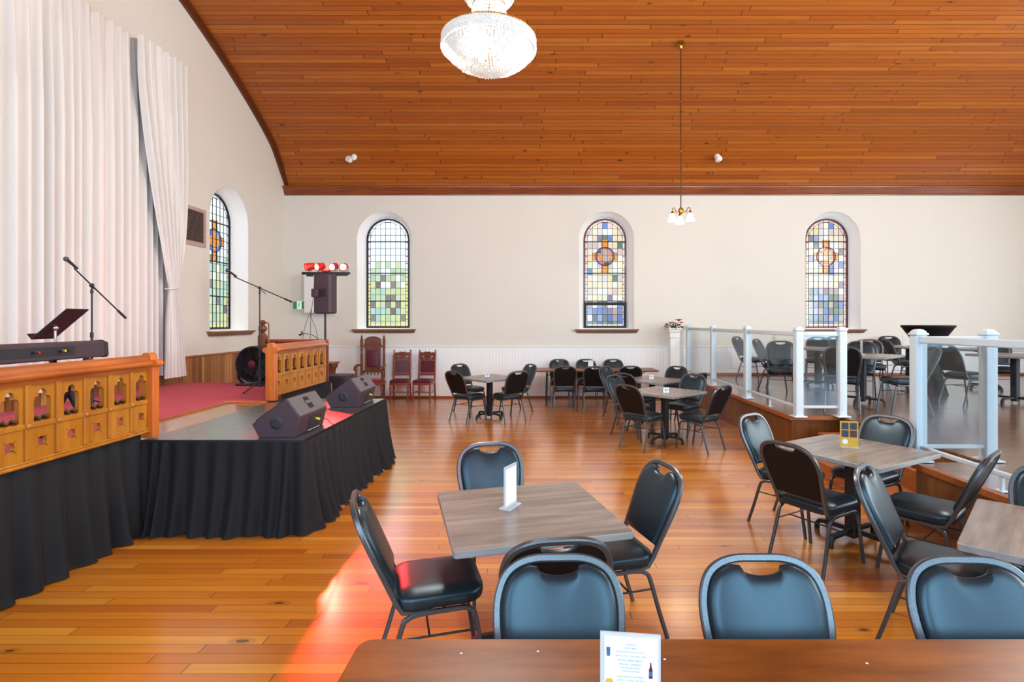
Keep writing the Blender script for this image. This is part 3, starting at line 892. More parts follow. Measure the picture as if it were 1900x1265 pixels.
C1 = 'chairs around the closest square table'; C2 = 'chairs around the table by the steps'; C3 = 'chairs around the table alone in the floor middle'
C4 = 'chairs along the long table'; C5 = 'chairs around the two tables by the railing'; C6 = 'chairs on the raised platform'; C7 = 'chairs along the brown table'; C8 = 'chairs around the corner-on table'
b = 'black vinyl banquet chair '
chair(-0.525, 2.785, 16, b+'turned sideways beside the red light patch on the floor', C1)
chair(-0.24, 3.47, 286, b+'facing the camera across the table with the acrylic sign', C1)
chair(0.40, 3.17, 197, b+'with mauve sheen, railing end of the acrylic-sign table', C1)
chair(0.03, 2.55, 98, b+'rear view, tucked under the front of the acrylic-sign table', C1)
chair(0.088, 1.60, 272, b+'behind the brown table, overlapping another chair back', C7)
chair(0.818, 1.60, 270, b+'behind the brown table, middle one of three', C7)
chair(1.549, 1.58, 268, b+'behind the brown table, farthest from the stage', C7)
chair(2.11, 4.06, 30, b+'with its dark rear to the camera, yellow-menu table', C2)
chair(2.23, 4.74, 307, b+'with pale sheen behind the dark-backed chair, yellow-menu table', C2)
chair(2.88, 4.75, 210, b+'facing the camera in front of the platform steps', C2)
chair(2.775, 3.88, 130, b+'in profile leaning towards the railing, yellow-menu table', C2)
chair(2.24, 2.97, 317, b+'seen edge-on between the yellow-menu table and the corner-on table', C8)
chair(2.84, 2.92, 226, b+'cut off by the picture edge behind the corner-on table', C8)
chair(-1.24, 9.71, 52, b+'rear view, on the stage side of the lone table', C3)
chair(-1.33, 10.72, 315, b+'greyish, behind the lone table on its stage side', C3)
chair(-0.55, 9.73, 124, b+'rear view, on the railing side of the lone table', C3)
chair(-0.46, 10.72, 215, b+'with blue sheen, seen edge-on behind the lone table', C3)
chair(0.52, 10.86, 92, b+'rear view, front of the long table, first from the stage', C4)
chair(1.12, 10.80, 88, b+'rear view, front of the long table, second from the stage', C4)
chair(1.80, 10.88, 91, b+'rear view, front of the long table, third from the stage', C4)
chair(0.49, 11.96, 270, b+'against the wall behind the long table, first from stage', C4)
chair(1.10, 11.97, 270, b+'against the wall behind the long table, second from stage', C4)
chair(1.72, 11.96, 270, b+'against the wall behind the long table, third from stage', C4)
chair(1.50, 7.64, 43, b+'large dark rear view at the front table by the railing', C5)
chair(2.26, 7.57, 131, b+'dark rear leaning towards the platform, front railing table', C5)
chair(2.30, 8.58, 226, b+'with blue sheen, behind the front table by the railing', C5)
chair(1.50, 8.44, 315, b+'grey-rimmed, nested close before another chair near the front railing table', C5)
chair(1.71, 9.30, 45, b+'just behind the grey-rimmed chair, at the rear railing table', C5)
chair(1.57, 10.06, 315, b+'with grey tilted back beside the front of the long table', C5)
chair(2.43, 10.15, 226, b+'with blue sheen, directly in front of the white column', C5)
chair(2.47, 9.33, 137, b+'almost hidden at the railing foot behind blue-sheen chair', C5)
chair(4.28, 7.60, 62, b+'on the platform, big rear view behind the railing end post', C6, HP)
chair(5.00, 7.40, 172, b+'on the platform, seat showing between the two railing ends', C6, HP)
chair(5.28, 8.85, 235, b+'on the platform, facing out behind the tall acrylic sign', C6, HP)
chair(4.03, 8.92, 248, b+'on the platform, big grey pad behind the third glass panel', C6, HP)
chair(5.83, 11.25, 240, b+'on the platform directly under the lamb window', C6, HP)
chair(6.22, 11.86, 200, b+'on the platform, edge-on sliver beside the lamb window sill', C6, HP)
chair(4.62, 11.55, 310, b+'on the platform against the wall, closest to the white column', C6, HP)
chair(4.43, 9.95, 318, b+'on the platform, tilted grey back behind the second glass panel', C6, HP)
chair(6.03, 9.75, 245, b+'on the platform, upper of two overlapping backs near tall sign', C6, HP)
chair(7.22, 10.50, 345, b+'on the platform, pale edge-on back before the draped bar table', C6, HP)
chair(7.90, 11.93, 255, b+'on the platform against the wall beside the draped bar table', C6, HP)
chair(6.45, 8.10, 8, b+'on the platform, bright blue seat behind the glass end panel', C6, HP)
chair(7.75, 9.05, 240, b+'on the platform, blue pad beyond the nearer railing corner', C6, HP)

# ------------------------------------------------------------------ brown folding table in front of the camera
t = thing('banquet_table', 'dark brown wood banquet table nearest the camera with a drinks menu on it', 'table', (0.64, 1.388, 0))
o = rounded_rect(2.44, 0.76, 0.05, 5)
mb = MB(); mb.rings([(inset(o, 0.004), 0.718), (o, 0.722), (o, 0.746), (inset(o, 0.004), 0.75)]); mb.build('tabletop', M['table_brown'], t, smooth=30)
for sx in (-1, 1):
    mb = MB()
    for sy in (-1, 1):
        mb.tube([(sx*1.19, sy*0.28, 0.705), (sx*1.19, sy*0.28, 0.0)], 0.014, 8)
    mb.tube([(sx*1.19, -0.28, 0.14), (sx*1.19, 0.28, 0.14)], 0.011, 8); mb.tube([(sx*1.19, -0.28, 0.705), (sx*1.19, 0.28, 0.705)], 0.013, 8)
    mb.build('folding_leg', M['dark_steel'], t)
# spilled crumbs of dried paint on its top
mb = MB()
for px, py in ((-0.88, 0.30), (-0.64, 0.31), (-0.25, 0.27), (0.36, 0.25), (-0.75, 0.02)):
    mb.ball((px, py, 0.751), 0.0035, 5, sq=(1.3, 1, 0.3))
mb.build('paint_fleck', M['paper'], t)
# long folding table by the back wall
t = thing('banquet_table', 'long narrow folding table standing against the white beadboard wall', 'table', (1.13, 11.74, 0))
o = rounded_rect(2.86, 0.75, 0.02, 3)
mb = MB(); mb.rings([(inset(o, 0.003), 0.722), (o, 0.725), (o, 0.747), (inset(o, 0.003), 0.75)]); mb.build('tabletop', M['table_brown'], t, smooth=30)
for sx in (-0.93, -0.33, 1.05):
    mb = MB()
    for sy in (-1, 1):
        mb.tube([(sx, sy*0.30, 0.71), (sx-0.02, sy*0.30, 0.0)], 0.018, 8)
    mb.tube([(sx, -0.3, 0.12), (sx, 0.3, 0.12)], 0.012, 8); mb.tube([(sx, 0, 0.6), (sx+0.2, 0, 0.712)], 0.009, 6)
    mb.build('folding_leg', M['black_metal'], t)

# ------------------------------------------------------------------ signs on the tables
def stand_sign(name, label, cat, x, y, z, rz, w, h, mat, base=0.07, kind=None):
    t = thing(name, label, cat, (x, y, z), R(rz))
    mb = MB(); mb.box(-w/2, w/2, -base/2, base/2, 0.0, 0.006); mb.build('base', M['acrylic'], t, smooth=0)
    mb = MB(); mb.box(-w/2, w/2, -0.004, 0.004, 0.006, h); mb.build('panel', mat, t, smooth=0)
    return t
TZ = 0.7485
s1 = stand_sign('menu_holder', 'tall clear acrylic menu holder seen edge-on at the centre of the closest square table', 'menu holder', -0.155, 3.03, TZ, 64, 0.135, 0.235, M['acrylic'])
MB().box(-0.06, 0.06, -0.006, -0.0045, 0.02, 0.22).build('card', M['paper'], s1, smooth=0)
s2 = stand_sign('photo_menu', 'yellow menu card with four dark food photos standing on the table by the steps', 'menu', 2.575, 4.46, TZ, -14, 0.135, 0.215, M['amber'])
mb = MB()
for i, px in enumerate((-0.031, 0.031)):
    for j, pz in enumerate((0.175, 0.112)):
        mb.box(px-0.026, px+0.026, -0.0062, -0.0042, pz-0.028, pz+0.028, 1 if (i, j) == (1, 1) else 0)
mb.build('food_photo', [M['photo_dark'], M['photo_red']], s2, smooth=0)
mb = MB(); mb.lathe([(0.021, 0.0), (0.021, 0.002)], 18, c=(0, 0, 0))
o_ = mb.build('round_badge', M['paper'], s2, loc=(-0.031, -0.0042, 0.047)); o_.rotation_euler = (R(90), 0, 0)
def card(name, label, x, y, rz, z=TZ, w=0.085, h=0.075):
    t = thing(name, label, 'table card', (x, y, z), R(rz), 'small cards on the square tables')
    MB().box(-w/2, w/2, -0.018, 0.018, 0, 0.004).build('base', M['acrylic'], t, smooth=0)
    MB().box(-w/2, w/2, -0.0025, 0.0025, 0.004, h).build('panel', M['paper'], t, smooth=0)
    mb = MB()
    for k, (a, zz) in enumerate(((0.5, 0.058), (0.75, 0.045), (0.75, 0.036), (0.5, 0.022))):
        mb.box(-w/2*a, w/2*a, -0.0034, -0.0026, zz-0.0022, zz+0.0022)
    mb.build('print', M['ink'], t, smooth=0)
card('table_card', 'small white card on the lone table in the middle of the floor', -0.95, 10.1, 0)
card('table_card', 'small white card on the front table by the railing', 1.87, 7.86, 8)
card('table_card', 'small white card on the rear table by the railing', 2.05, 9.72, 20)
s = stand_sign('menu_holder', 'photo menu holder beside the first chair on the long table by the wall', 'menu holder', 0.50, 11.62, 0.7505, 8, 0.11, 0.2, M['photo_dark'])
s = stand_sign('menu_holder', 'white menu holder beside the third chair on the long table by the wall', 'menu holder', 1.14, 11.62, 0.7505, -8, 0.11, 0.2, M['paper'])
s = stand_sign('menu_holder', 'tall acrylic menu holder on the platform table behind the railing opening', 'menu holder', 5.0, 8.33, HP+TZ, 70, 0.12, 0.24, M['acrylic'])
s = stand_sign('menu_holder', 'acrylic menu holder on the platform table close to the back wall', 'menu holder', 7.55, 11.1, HP+TZ, 30, 0.12, 0.22, M['acrylic'])
# drinks menu on the brown table
dm = stand_sign('drinks_menu', 'white drinks menu card in a clear holder standing on the brown table', 'menu', 0.245, 1.43, 0.7505, -7, 0.158, 0.212, M['acrylic'])
MB().box(-0.068, 0.072, -0.006, -0.0045, 0.012, 0.205).build('card', M['paper'], dm, smooth=0)
lines = [('DOMESTIC', .0058, .183), ('DRAFT BEER', .0058, .174), ('RED & WHITE WINE SELECTION', .0052, .164), ('CRAFT & TALL CAN SELECTION', .0058, .153), ('BOTTLE BEER MENU', .0070, .141), ('MOLSON CANADIAN', .0060, .131), ('MICHELOB ULTRA', .0060, .122), ('CORONA EXTRA', .0060, .113), ('LIQUOR & COCKTAILS', .0068, .098), ('CIDERS, COOLERS, SELTZERS', .0056, .089), ('TEA & COFFEE', .0056, .080), ('ASK YOUR SERVER', .0056, .070)]
mb = MB()
for body, size, z in lines:
    v_, f_ = text_mesh(body, size)
    mb.add([(p[0], -0.0068, z+p[1]) for p in v_], f_)
mb.build('print', M['ink'], dm, smooth=0)
def flat_poly(mb, pts, y=-0.0066, mi=0): mb.add([(p[0], y, p[1]) for p in pts], [tuple(range(len(pts)))], mi)
mb = MB(); flat_poly(mb, [(0.048,0.100),(0.058,0.100),(0.058,0.122),(0.0555,0.130),(0.0545,0.142),(0.0515,0.142),(0.0505,0.130),(0.048,0.122)])
flat_poly(mb, [(0.048,0.106),(0.058,0.106),(0.058,0.119),(0.048,0.119)], -0.0068, 1)
mb.build('bottle_picture', [M['leather'], M['ink']], dm, smooth=0)
mb = MB(); flat_poly(mb, [(-0.060,0.055),(-0.050,0.055),(-0.045,0.088),(-0.049,0.093),(-0.061,0.093),(-0.065,0.088)]); mb.build('glass_picture', M['amber'], dm, smooth=0)
mb = MB(); flat_poly(mb, [(-0.062,0.152),(-0.053,0.152),(-0.052,0.176),(-0.063,0.176)]); mb.build('can_picture', M['ink'], dm, smooth=0)
# ------------------------------------------------------------------ stage
SX = -3.38
stg = MB().prism([(XL, YF), (SX, YF), (SX, 8.85), (XL, 8.85)], [], 0.0, HS-0.004).build('stage', M['stage_wood'], kind='structure', smooth=0)
c_ = MB().prism([(XL+0.03, YF+0.05), (-3.84, YF+0.05), (-3.84, 6.70), (SX-0.02, 6.70), (SX-0.02, 8.83), (XL+0.03, 8.83)], [], HS-0.004, HS+0.008).build('carpet', M['carpet'], smooth=0)
tag(c_, 'red carpet covering the stage behind the oak altar rails', 'carpet')
mb = MB(); mb.box(-3.86, -3.83, YF+0.05, 6.70, HS-0.004, HS+0.013); mb.build('carpet_edge_strip', M['base_wood'], stg, kind='structure')
mb = MB(); mb.box(-3.9, SX, 6.665, 6.725, HS-0.004, HS+0.016, bev=0.004); mb.build('threshold_strip', M['oak_post'], stg, kind='structure')

def pleats(path, ztop, zbot, seed, step=0.011, wl=0.105, flare=0.06, amp=(0.010, 0.045), rows=16, sag=0.02, thick=None):
    """gathered cloth hung from a polyline; outward is the right-hand side of travel"""
    r_ = random.Random(seed)
    P = [Vector((p[0], p[1], 0)) for p in path]; segs = []; L = 0
    for a, b_ in zip(P, P[1:]):
        segs.append((L, (b_-a).length, a, b_)); L += (b_-a).length
    n = int(L/step)
    ph = [0.0]; x = 0
    phase = 0.0; phs = []; am = []
    cur = wl; tgt = wl; A = 1.0; At = 1.0
    for i in range(n+1):
        phs.append(phase); am.append(A)
        phase += 2*math.pi*step/cur
        if r_.random() < step/wl: tgt = wl*r_.uniform(0.65, 1.6); At = r_.uniform(0.4, 1.35)
        cur += (tgt-cur)*0.15; A += (At-A)*0.1
    vs = []; fs = []
    lean = [r_.uniform(-1, 1) for _ in range(int(L/0.25)+3)]
    for j in range(rows+1):
        v = j/rows
        for i in range(n+1):
            s_ = L*i/n
            for (l0, ln, a, b_) in segs:
                if s_ <= l0+ln+1e-6: break
            d = (b_-a).normalized(); nn = Vector((d.y, -d.x, 0))
            # round the corners of the normal field
            for (l0b, lnb, a2, b2) in segs:
                if l0b > l0 and abs(l0b-s_) < 0.12:
                    d2 = (b2-a2).normalized(); n2 = Vector((d2.y, -d2.x, 0)); w = 0.5*(1-(l0b-s_)/0.12); nn = nn*(1-w)+n2*w
                if l0b+lnb <= l0+1e-6 and abs(s_-l0) < 0.12:
                    d2 = (b2-a2).normalized(); n2 = Vector((d2.y, -d2.x, 0)); w = 0.5*(1-(s_-l0)/0.12); nn = nn*(1-w)+n2*w
            q = s_/0.25; k = int(q); lf = lean[k]*(1-(q-k))+lean[k+1]*(q-k)
            am_ = amp[0]+(amp[1]-amp[0])*v**0.8
            w0 = math.sin(phs[i]+v*1.2*lf); w1 = math.sin(phs[i]*0.47+v*2.0*lf+1.3)
            off = 0.008+am_*am[i]*(0.62*w0+0.38*w1*v+0.55) + flare*v*v*(0.7+0.5*lf*0.5)
            if v > 0.93: off += 0.02*(v-0.93)/0.07*abs(w1)
            p = a+d*(s_-l0)+nn*off + d*(0.03*lf*v)
            z = ztop+(zbot-ztop)*v + sag*v*v*abs(math.sin(phs[i]*0.31))*0.4
            vs.append((p.x, p.y, max(zbot, z)))
    for j in range(rows):
        for i in range(n):
            a = j*(n+1)+i; fs.append((a, a+1, a+n+2, a+n+1))
    return vs, fs

# stage extension with its own skirt
dk = thing('stage_extension', 'low black deck extending the stage, black pleated skirt, two monitors on it', 'stage deck', (-2.68, 5.79, 0))
DX0, DX1, DY0, DY1 = SX+0.005, -2.0, 4.58, 7.05
ox, oy = 2.68, -5.79
mb = MB().at(ox, oy); mb.box(DX0, DX1, DY0, DY1, HS-0.05, HS, bev=0.006); mb.build('deck_top', M['deck'], dk, smooth=30)
mb = MB().at(ox, oy); mb.box(DX0, DX1, DY0-0.006, DY0, HS-0.055, HS+0.003); mb.box(DX1, DX1+0.006, DY0-0.006, DY1, HS-0.055, HS+0.003); mb.build('deck_edge', M['dark_steel'], dk, smooth=0)
v_, f_ = pleats([(DX0-0.01, DY0-0.008), (DX1+0.008, DY0-0.008), (DX1+0.008, DY1)], HS-0.012, 0.004, 3, flare=0.12, amp=(0.010, 0.058), wl=0.115)
MB().at(ox, oy).add(v_, f_).build('pleated_skirt', M['skirt'], dk, smooth=180)
mb = MB().at(ox, oy)
for px in (DX0+0.1, DX1-0.1):
    for py in (DY0+0.1, DY1-0.1): mb.cyl((px, py, 0), (px, py, HS-0.05), 0.02, 8)
mb.build('deck_leg', M['dark_steel'], dk)
v_, f_ = pleats([(SX+0.004, 1.9), (SX+0.004, 4.57)], 0.835, 0.004, 11, flare=0.03, amp=(0.016, 0.070), wl=0.17)
o = MB().add(v_, f_).build('stage_skirt', M['skirt'], smooth=180)
tag(o, 'black pleated stage skirt hanging below the nearer oak altar rail', 'stage skirt', 'black skirts below the altar rails')
v_, f_ = pleats([(SX+0.004, 7.06), (SX+0.004, 8.75)], 0.835, 0.004, 12, flare=0.08, amp=(0.012, 0.035), wl=0.09)
o = MB().add(v_, f_).build('stage_skirt', M['skirt'], smooth=180)
tag(o, 'black pleated stage skirt below the farther altar rail, behind the monitors', 'stage skirt', 'black skirts below the altar rails')

# ------------------------------------------------------------------ altar rails with pierced oak panels (built along +Y, outer face towards +X)
def trefoil(cx, cz, r, k):
    """cross-section of the handrail: three lobes"""
    out = []
    for a0, ox_, oz_ in ((-60, 0.78, -0.35), (60, 0.0, 0.85), (180, -0.78, -0.35)):
        for i in range(k+1):
            a = R(a0-75+150*i/k)
            a = R(a0+30-80+160*i/k) if a0 != 60 else R(90-95+190*i/k)
            out.append((cx+r*(ox_+0.62*math.cos(a)), cz+r*(oz_+0.62*math.sin(a))))
    return out
def rail_section():
    pts = []
    def lobe(cx, cz, rr, a0, a1, n=7):
        for i in range(n+1):
            a = R(a0+(a1-a0)*i/n); pts.append((cx+rr*math.cos(a), cz+rr*math.sin(a)))
    lobe(0.0, 1.475, 0.028, -20, 200)
    lobe(-0.042, 1.428, 0.027, 70, 290)
    pts.append((-0.032, 1.385)); pts.append((-0.028, 1.37)); pts.append((0.028, 1.37)); pts.append((0.032, 1.385))
    lobe(0.042, 1.428, 0.027, -110, 110)
    return pts
def altar_rail(label, x, y0, y1, bays, post_at=None, group='oak altar rails along the stage edge'):
    t = thing('altar_rail', label, 'altar rail', (x, y0, 0), 0, group)
    L = y1-y0; bw = L/bays
    MX = Matrix(((0,0,1,0),(1,0,0,0),(0,1,0,0),(0,0,0,1)))      # 2d (along y, z) pulled in x
    # pierced panel
    outer_ = [(0, 0.855), (L, 0.855), (L, 1.385), (0, 1.385)]
    hs = []; k_pts = []; ros = []
    for b_ in range(bays):
        c = (b_+0.5)*bw
        zb, zs = 1.128, 1.262
        w = 0.062
        h = [(c-w, zb), (c+w, zb), (c+w, zs-0.01)]
        def ar(cx, cz, r, a0, a1, n=7): return [(cx+r*math.cos(R(a0+(a1-a0)*i/n)), cz+r*math.sin(R(a0+(a1-a0)*i/n))) for i in range(n+1)]
        h += ar(c+0.034, zs, 0.028, 0, 105, 5); h += ar(c, zs+0.045, 0.030, -10, 190, 9); h += ar(c-0.034, zs, 0.028, 75, 180, 5)
        h += [(c-w, zs-0.01)]
        hs.append(h)
        cz = 0.985
        star = []
        for q in range(4):
            a = 45+90*q
            star += [(c+0.034*math.cos(R(a-38+i*9.5)), cz+0.034*math.sin(R(a-38+i*9.5))) for i in range(0, 4)]
            star += [(c+0.034*math.cos(R(a-6)), cz+0.034*math.sin(R(a-6))), (c+0.072*math.cos(R(a)), cz+0.072*math.sin(R(a))), (c+0.034*math.cos(R(a+6)), cz+0.034*math.sin(R(a+6)))]
            star += [(c+0.034*math.cos(R(a+9.5+i*9.5)), cz+0.034*math.sin(R(a+9.5+i*9.5))) for i in range(0, 4)]
        hs.append(star)
    mb = MB(); mb.prism(outer_, hs, -0.014, 0.014, M=MX)
    mb.build('pierced_panel', M['oak'], t, smooth=0)
    # uprights and mid rail standing proud of the panel
    for k in range(bays+1):
        y = k*bw
        MB().box(-0.024, 0.028, y-0.020, y+0.020, 0.88, 1.375, bev=0.004).build('upright', M['oak'], t)
        MB().ball((0.028, y, 1.102), 0.021, 8, sq=(0.7, 1, 1)).build('rosette', M['oak'], t)
    MB().box(-0.022, 0.024, 0, L, 1.085, 1.118, bev=0.004).build('middle_rail', M['oak'], t)
    # two little turned brass-brown knobs in every opening
    for b_ in range(bays):
        for s_ in (-0.03, 0.03):
            MB().lathe([(0.024, 0.0), (0.026, 0.006), (0.012, 0.013), (0.022, 0.02), (0.016, 0.028), (0.006, 0.032), (0.005, 0.04), (0.0005, 0.045)], 10, c=(0.0, (b_+0.5)*bw+s_, 1.126)).build('turned_knob', M['old_brass'], t)
    mb = MB(); mb.box(-0.035, 0.04, -0.0, L, 0.84, 0.862, bev=0.006); mb.box(-0.03, 0.034, 0, L, 0.862, 0.878, bev=0.005)
    mb.build('bottom_rail', M['oak'], t)
    MY = Matrix(((1,0,0,0),(0,0,1,0),(0,1,0,0),(0,0,0,1)))
    mb = MB(); mb.prism(rail_section(), [], -0.0, L, M=MY)
    mb.build('handrail', M['oak_rail'], t, smooth=40)
    if post_at is not None:
        yy = post_at-y0
        mb = MB(); mb.box(-0.06, 0.06, yy-0.04, yy+0.04, HS+0.0095, 1.40, bev=0.006)
        p = mb.build('end_post', M['oak_post'], t)
        mb = MB(); sec = [(p[0]*1.42, 1.43+(p[1]-1.43)*1.25) for p in rail_section()]
        mb.prism(sec, [], yy-0.042, yy+0.042, M=MY); mb.build('trefoil_cap', M['oak_post'], p, smooth=40)
    return t
altar_rail('carved golden oak altar rail on the stage edge in front of the keyboard', -3.36, 2.62, 4.66, 9, post_at=4.66)
altar_rail('carved golden oak altar rail past the stage steps, orange post at its near end', -3.36, 6.84, 8.46, 7, post_at=6.80)
# returning rail at the back of the stage, dark newel with turned finial
t = thing('altar_rail', 'dark red-brown return rail at the back of the stage with turned finial post', 'altar rail', (-4.45, 8.72, 0), 0)
mb = MB(); mb.box(-0.055, 0.055, -0.055, 0.055, HS+0.008, 1.565, bev=0.006); nw = mb.build('newel_post', M['walnut'], t)
mb = MB(); mb.lathe([(0.05, 1.565), (0.05, 1.585), (0.025, 1.60), (0.03, 1.615), (0.062, 1.65), (0.066, 1.68), (0.045, 1.715), (0.028, 1.728), (0.03, 1.74), (0.045, 1.755), (0.042, 1.79), (0.02, 1.81), (0.001, 1.812)], 16)
mb.build('finial', M['walnut'], nw, smooth=45)
mb = MB(); mb.box(0.055, 1.06, -0.04, 0.04, 1.44, 1.50, bev=0.02); mb.build('handrail', M['mahogany'], t)
mb = MB(); mb.box(0.055, 1.06, -0.02, 0.02, HS+0.008, 1.44); mb.build('panel', M['walnut'], t, smooth=0)

# ------------------------------------------------------------------ stage monitors
def make_monitor():
    t = thing('stage_monitor', 'x', 'stage monitor', (0, 0, 0), 0, 'wedge monitors on the stage extension')
    prof = [(-0.155, 0.0), (0.165, 0.0), (0.205, 0.175), (0.085, 0.336), (-0.215, 0.115)]
    MY = Matrix(((1,0,0,0),(0,0,1,0),(0,1,0,0),(0,0,0,1)))
    mb = MB(); mb.prism(prof, [], 0.0, 0.60, M=MY)
    me_o = mb.build('cabinet', M['speaker_coat'], t, smooth=0)
    bv = me_o.modifiers.new('b', 'BEVEL'); bv.width = 0.008; bv.segments = 2
    # grille on the long slope
    a = Vector((-0.215, 0, 0.115)); b_ = Vector((0.085, 0, 0.336)); d = (b_-a).normalized(); nn = Vector((-d.z, 0, d.x))
    mb = MB(); vs = []
    for y in (0.03, 0.57):
        for s_, h in ((0.03, 0.001), (0.345, 0.001), (0.345, 0.012), (0.03, 0.012)):
            p = a+d*s_+nn*h; vs.append((p.x, y, p.z))
    mb.add(vs, [(0,1,2,3), (7,6,5,4), (0,4,5,1), (1,5,6,2), (2,6,7,3), (3,7,4,0)])
    mb.build('grille', M['black_metal'], t, smooth=0)
    # handle plate on the other slope
    a = Vector((0.085, 0, 0.336)); b_ = Vector((0.205, 0, 0.175)); d = (b_-a).normalized(); nn = Vector((-d.z, 0, d.x))
    def slab(mb, s0, s1, y0, y1, h0, h1):
        vs = []
        for y in (y0, y1):
            for s_, h in ((s0, h0), (s1, h0), (s1, h1), (s0, h1)):
                p = a+d*s_+nn*h; vs.append((p.x, y, p.z))
        mb.add(vs, [(0,1,2,3), (7,6,5,4), (0,4,5,1), (1,5,6,2), (2,6,7,3), (3,7,4,0)])
    mb = MB(); slab(mb, 0.008, 0.192, 0.012, 0.588, 0.0005, 0.004); pl = mb.build('top_plate', M['grey_coat'], t, smooth=0)
    mb = MB(); slab(mb, 0.035, 0.075, 0.26, 0.36, 0.004, 0.006); slab(mb, 0.105, 0.155, 0.26, 0.36, 0.004, 0.006); mb.build('handle_recess_shade', M['hole_shade'], pl, smooth=0)  # thin black slabs painted as the shade of the grip recesses
    mb = MB(); slab(mb, 0.075, 0.105, 0.25, 0.37, 0.004, 0.012); mb.build('handle', M['grey_coat'], pl, smooth=0)
    # pole socket on the end cheek
    mb = MB(); mb.at(0.0, 0.0, 0.125, rx=R(90))
    mb.lathe([(0.018, 0.002), (0.022, 0.006), (0.05, 0.006), (0.056, 0.003), (0.056, 0.0), (0.018, 0.0005)], 22); mb.build('socket_ring', M['black_plastic'], t)
    mb = MB(); mb.at(0.0, 0.0, 0.125, rx=R(90)); mb.lathe([(0.018, 0.0005), (0.018, 0.0015)], 16); mb.build('socket_hole', M['hole_shade'], t)
    # connector panel on the low rear face
    x0 = 0.165
    mb = MB(); a = Vector((0.165, 0, 0.0)); b_ = Vector((0.205, 0, 0.175)); d = (b_-a).normalized(); nn = Vector((d.z, 0, -d.x))
    slab(mb, 0.03, 0.145, 0.22, 0.45, 0.0005, 0.004); cp = mb.build('connector_plate', M['black_metal'], t, smooth=0)
    mb = MB(); c = a+d*0.105+nn*0.004; mb.cyl((c.x, 0.37, c.z), (c.x+nn.x*0.035, 0.37, c.z+nn.z*0.035), 0.011, 10); mb.build('speaker_plug', M['yellow'], cp)
    mb = MB(); c = a+d*0.02+nn*0.012; mb.tube([(c.x, 0.20, c.z), (c.x, 0.46, c.z)], 0.006, 6); mb.build('carry_bar', M['chrome'], cp)
    return t
mon = make_monitor(); mon.location = (-2.27, 4.68, HS+0.0005); mon['label'] = 'black wedge stage monitor on the deck corner closest to the camera'
dup(mon, (-2.285, 6.33, HS+0.0005), 0, 'black wedge stage monitor at the far end of the deck near the velvet chairs', 'wedge monitors on the stage extension')
o = MB().tube(catmull([(-2.035, 5.05, 0.885), (-1.99, 5.08, 0.87), (-1.975, 5.14, 0.82), (-1.965, 5.2, 0.785), (-1.955, 5.22, 0.70)], 6), 0.004, 6).build('speaker_cable', M['black_plastic'])
tag(o, 'thin dark speaker cable hanging from the nearer stage monitor over the deck edge', 'cable')

# ------------------------------------------------------------------ keyboard, stands, microphones
t = thing('keyboard', 'black stage keyboard seen from behind, above the nearer altar rail', 'keyboard', (-4.02, 4.15, 0))
MXY = Matrix(((1,0,0,0),(0,0,1,0),(0,1,0,0),(0,0,0,1)))
mb = MB(); mb.prism([(-0.16, 1.495), (0.13, 1.475), (0.155, 1.485), (0.150, 1.60), (0.10, 1.622), (-0.05, 1.605), (-0.16, 1.555)], [], -0.75, 0.66, M=MXY)
kb = mb.build('case', M['speaker_coat'], t, smooth=25)
mb = MB(); mb.prism([(-0.16, 1.49), (0.14, 1.47), (0.158, 1.49), (0.152, 1.60), (0.10, 1.626), (-0.05, 1.61), (-0.16, 1.56)], [], 0.66, 0.70, M=MXY); mb.build('end_cheek', M['black_plastic'], t, smooth=25)
mb = MB(); mb.box(0.152, 0.156, -0.4, 0.35, 1.51, 1.585); mb.build('connector_panel', M['black_plastic'], t, smooth=0)
mb = MB()
for y, c in ((-0.03, 0), (0.0, 1), (0.2, 0), (0.23, 2), (0.27, 0)): mb.cyl((0.156, y, 1.55), (0.185, y, 1.55), 0.009, 8, mi=c)
mb.build('cable_plug', [M['black_plastic'], M['red_plastic'], M['yellow']], t)
mb = MB(); mb.box(-0.15, 0.0, -0.7, 0.6, 1.562, 1.575); mb.build('keys', M['paper'], t, smooth=0)
t = thing('keyboard_stand', 'black X-shaped keyboard stand seen through the altar rail openings', 'stand', (-4.02, 4.15, HS+0.008))
for sy in (-0.42, 0.42):
    mb = MB(); mb.tube([(-0.2, sy, 0.022), (0.2, sy, 0.69)], 0.022, 8, flat=(0.022, 0.022)); mb.tube([(0.2, sy+0.05, 0.022), (-0.15, sy+0.05, 0.68)], 0.022, 8, flat=(0.022, 0.022)); mb.build('leg', M['black_metal'], t)

t = thing('music_stand', 'dark music stand with tilted desk standing behind the keyboard', 'music stand', (-4.46, 4.98, HS+0.008))
mb = MB()
for k in range(3):
    a = R(30+120*k); mb.tube([(0, 0, 0.18), (0.14*math.cos(a), 0.14*math.sin(a), 0.05), (0.24*math.cos(a), 0.24*math.sin(a), 0.008)], 0.01, 6)
mb.build('tripod_base', M['black_metal'], t)
MB().cyl((0, 0, 0.12), (0, 0, 0.935), 0.012, 10).build('pole', M['chrome'], t)
MB().ball((0, 0, 0.94), 0.028, 10).build('tilt_joint', M['chrome'], t)
mb = MB().at(0.03, 0.0, 0.985, ry=R(50)); mb.T = mb.T @ Matrix.Rotation(R(0), 4, 'Z')
mb.box(-0.0, 0.012, -0.10, 0.14, -0.21, 0.21, bev=0.003); mb.box(-0.05, 0.012, -0.10, 0.14, -0.216, -0.206)
mb.build('desk', M['black_plastic'], t)

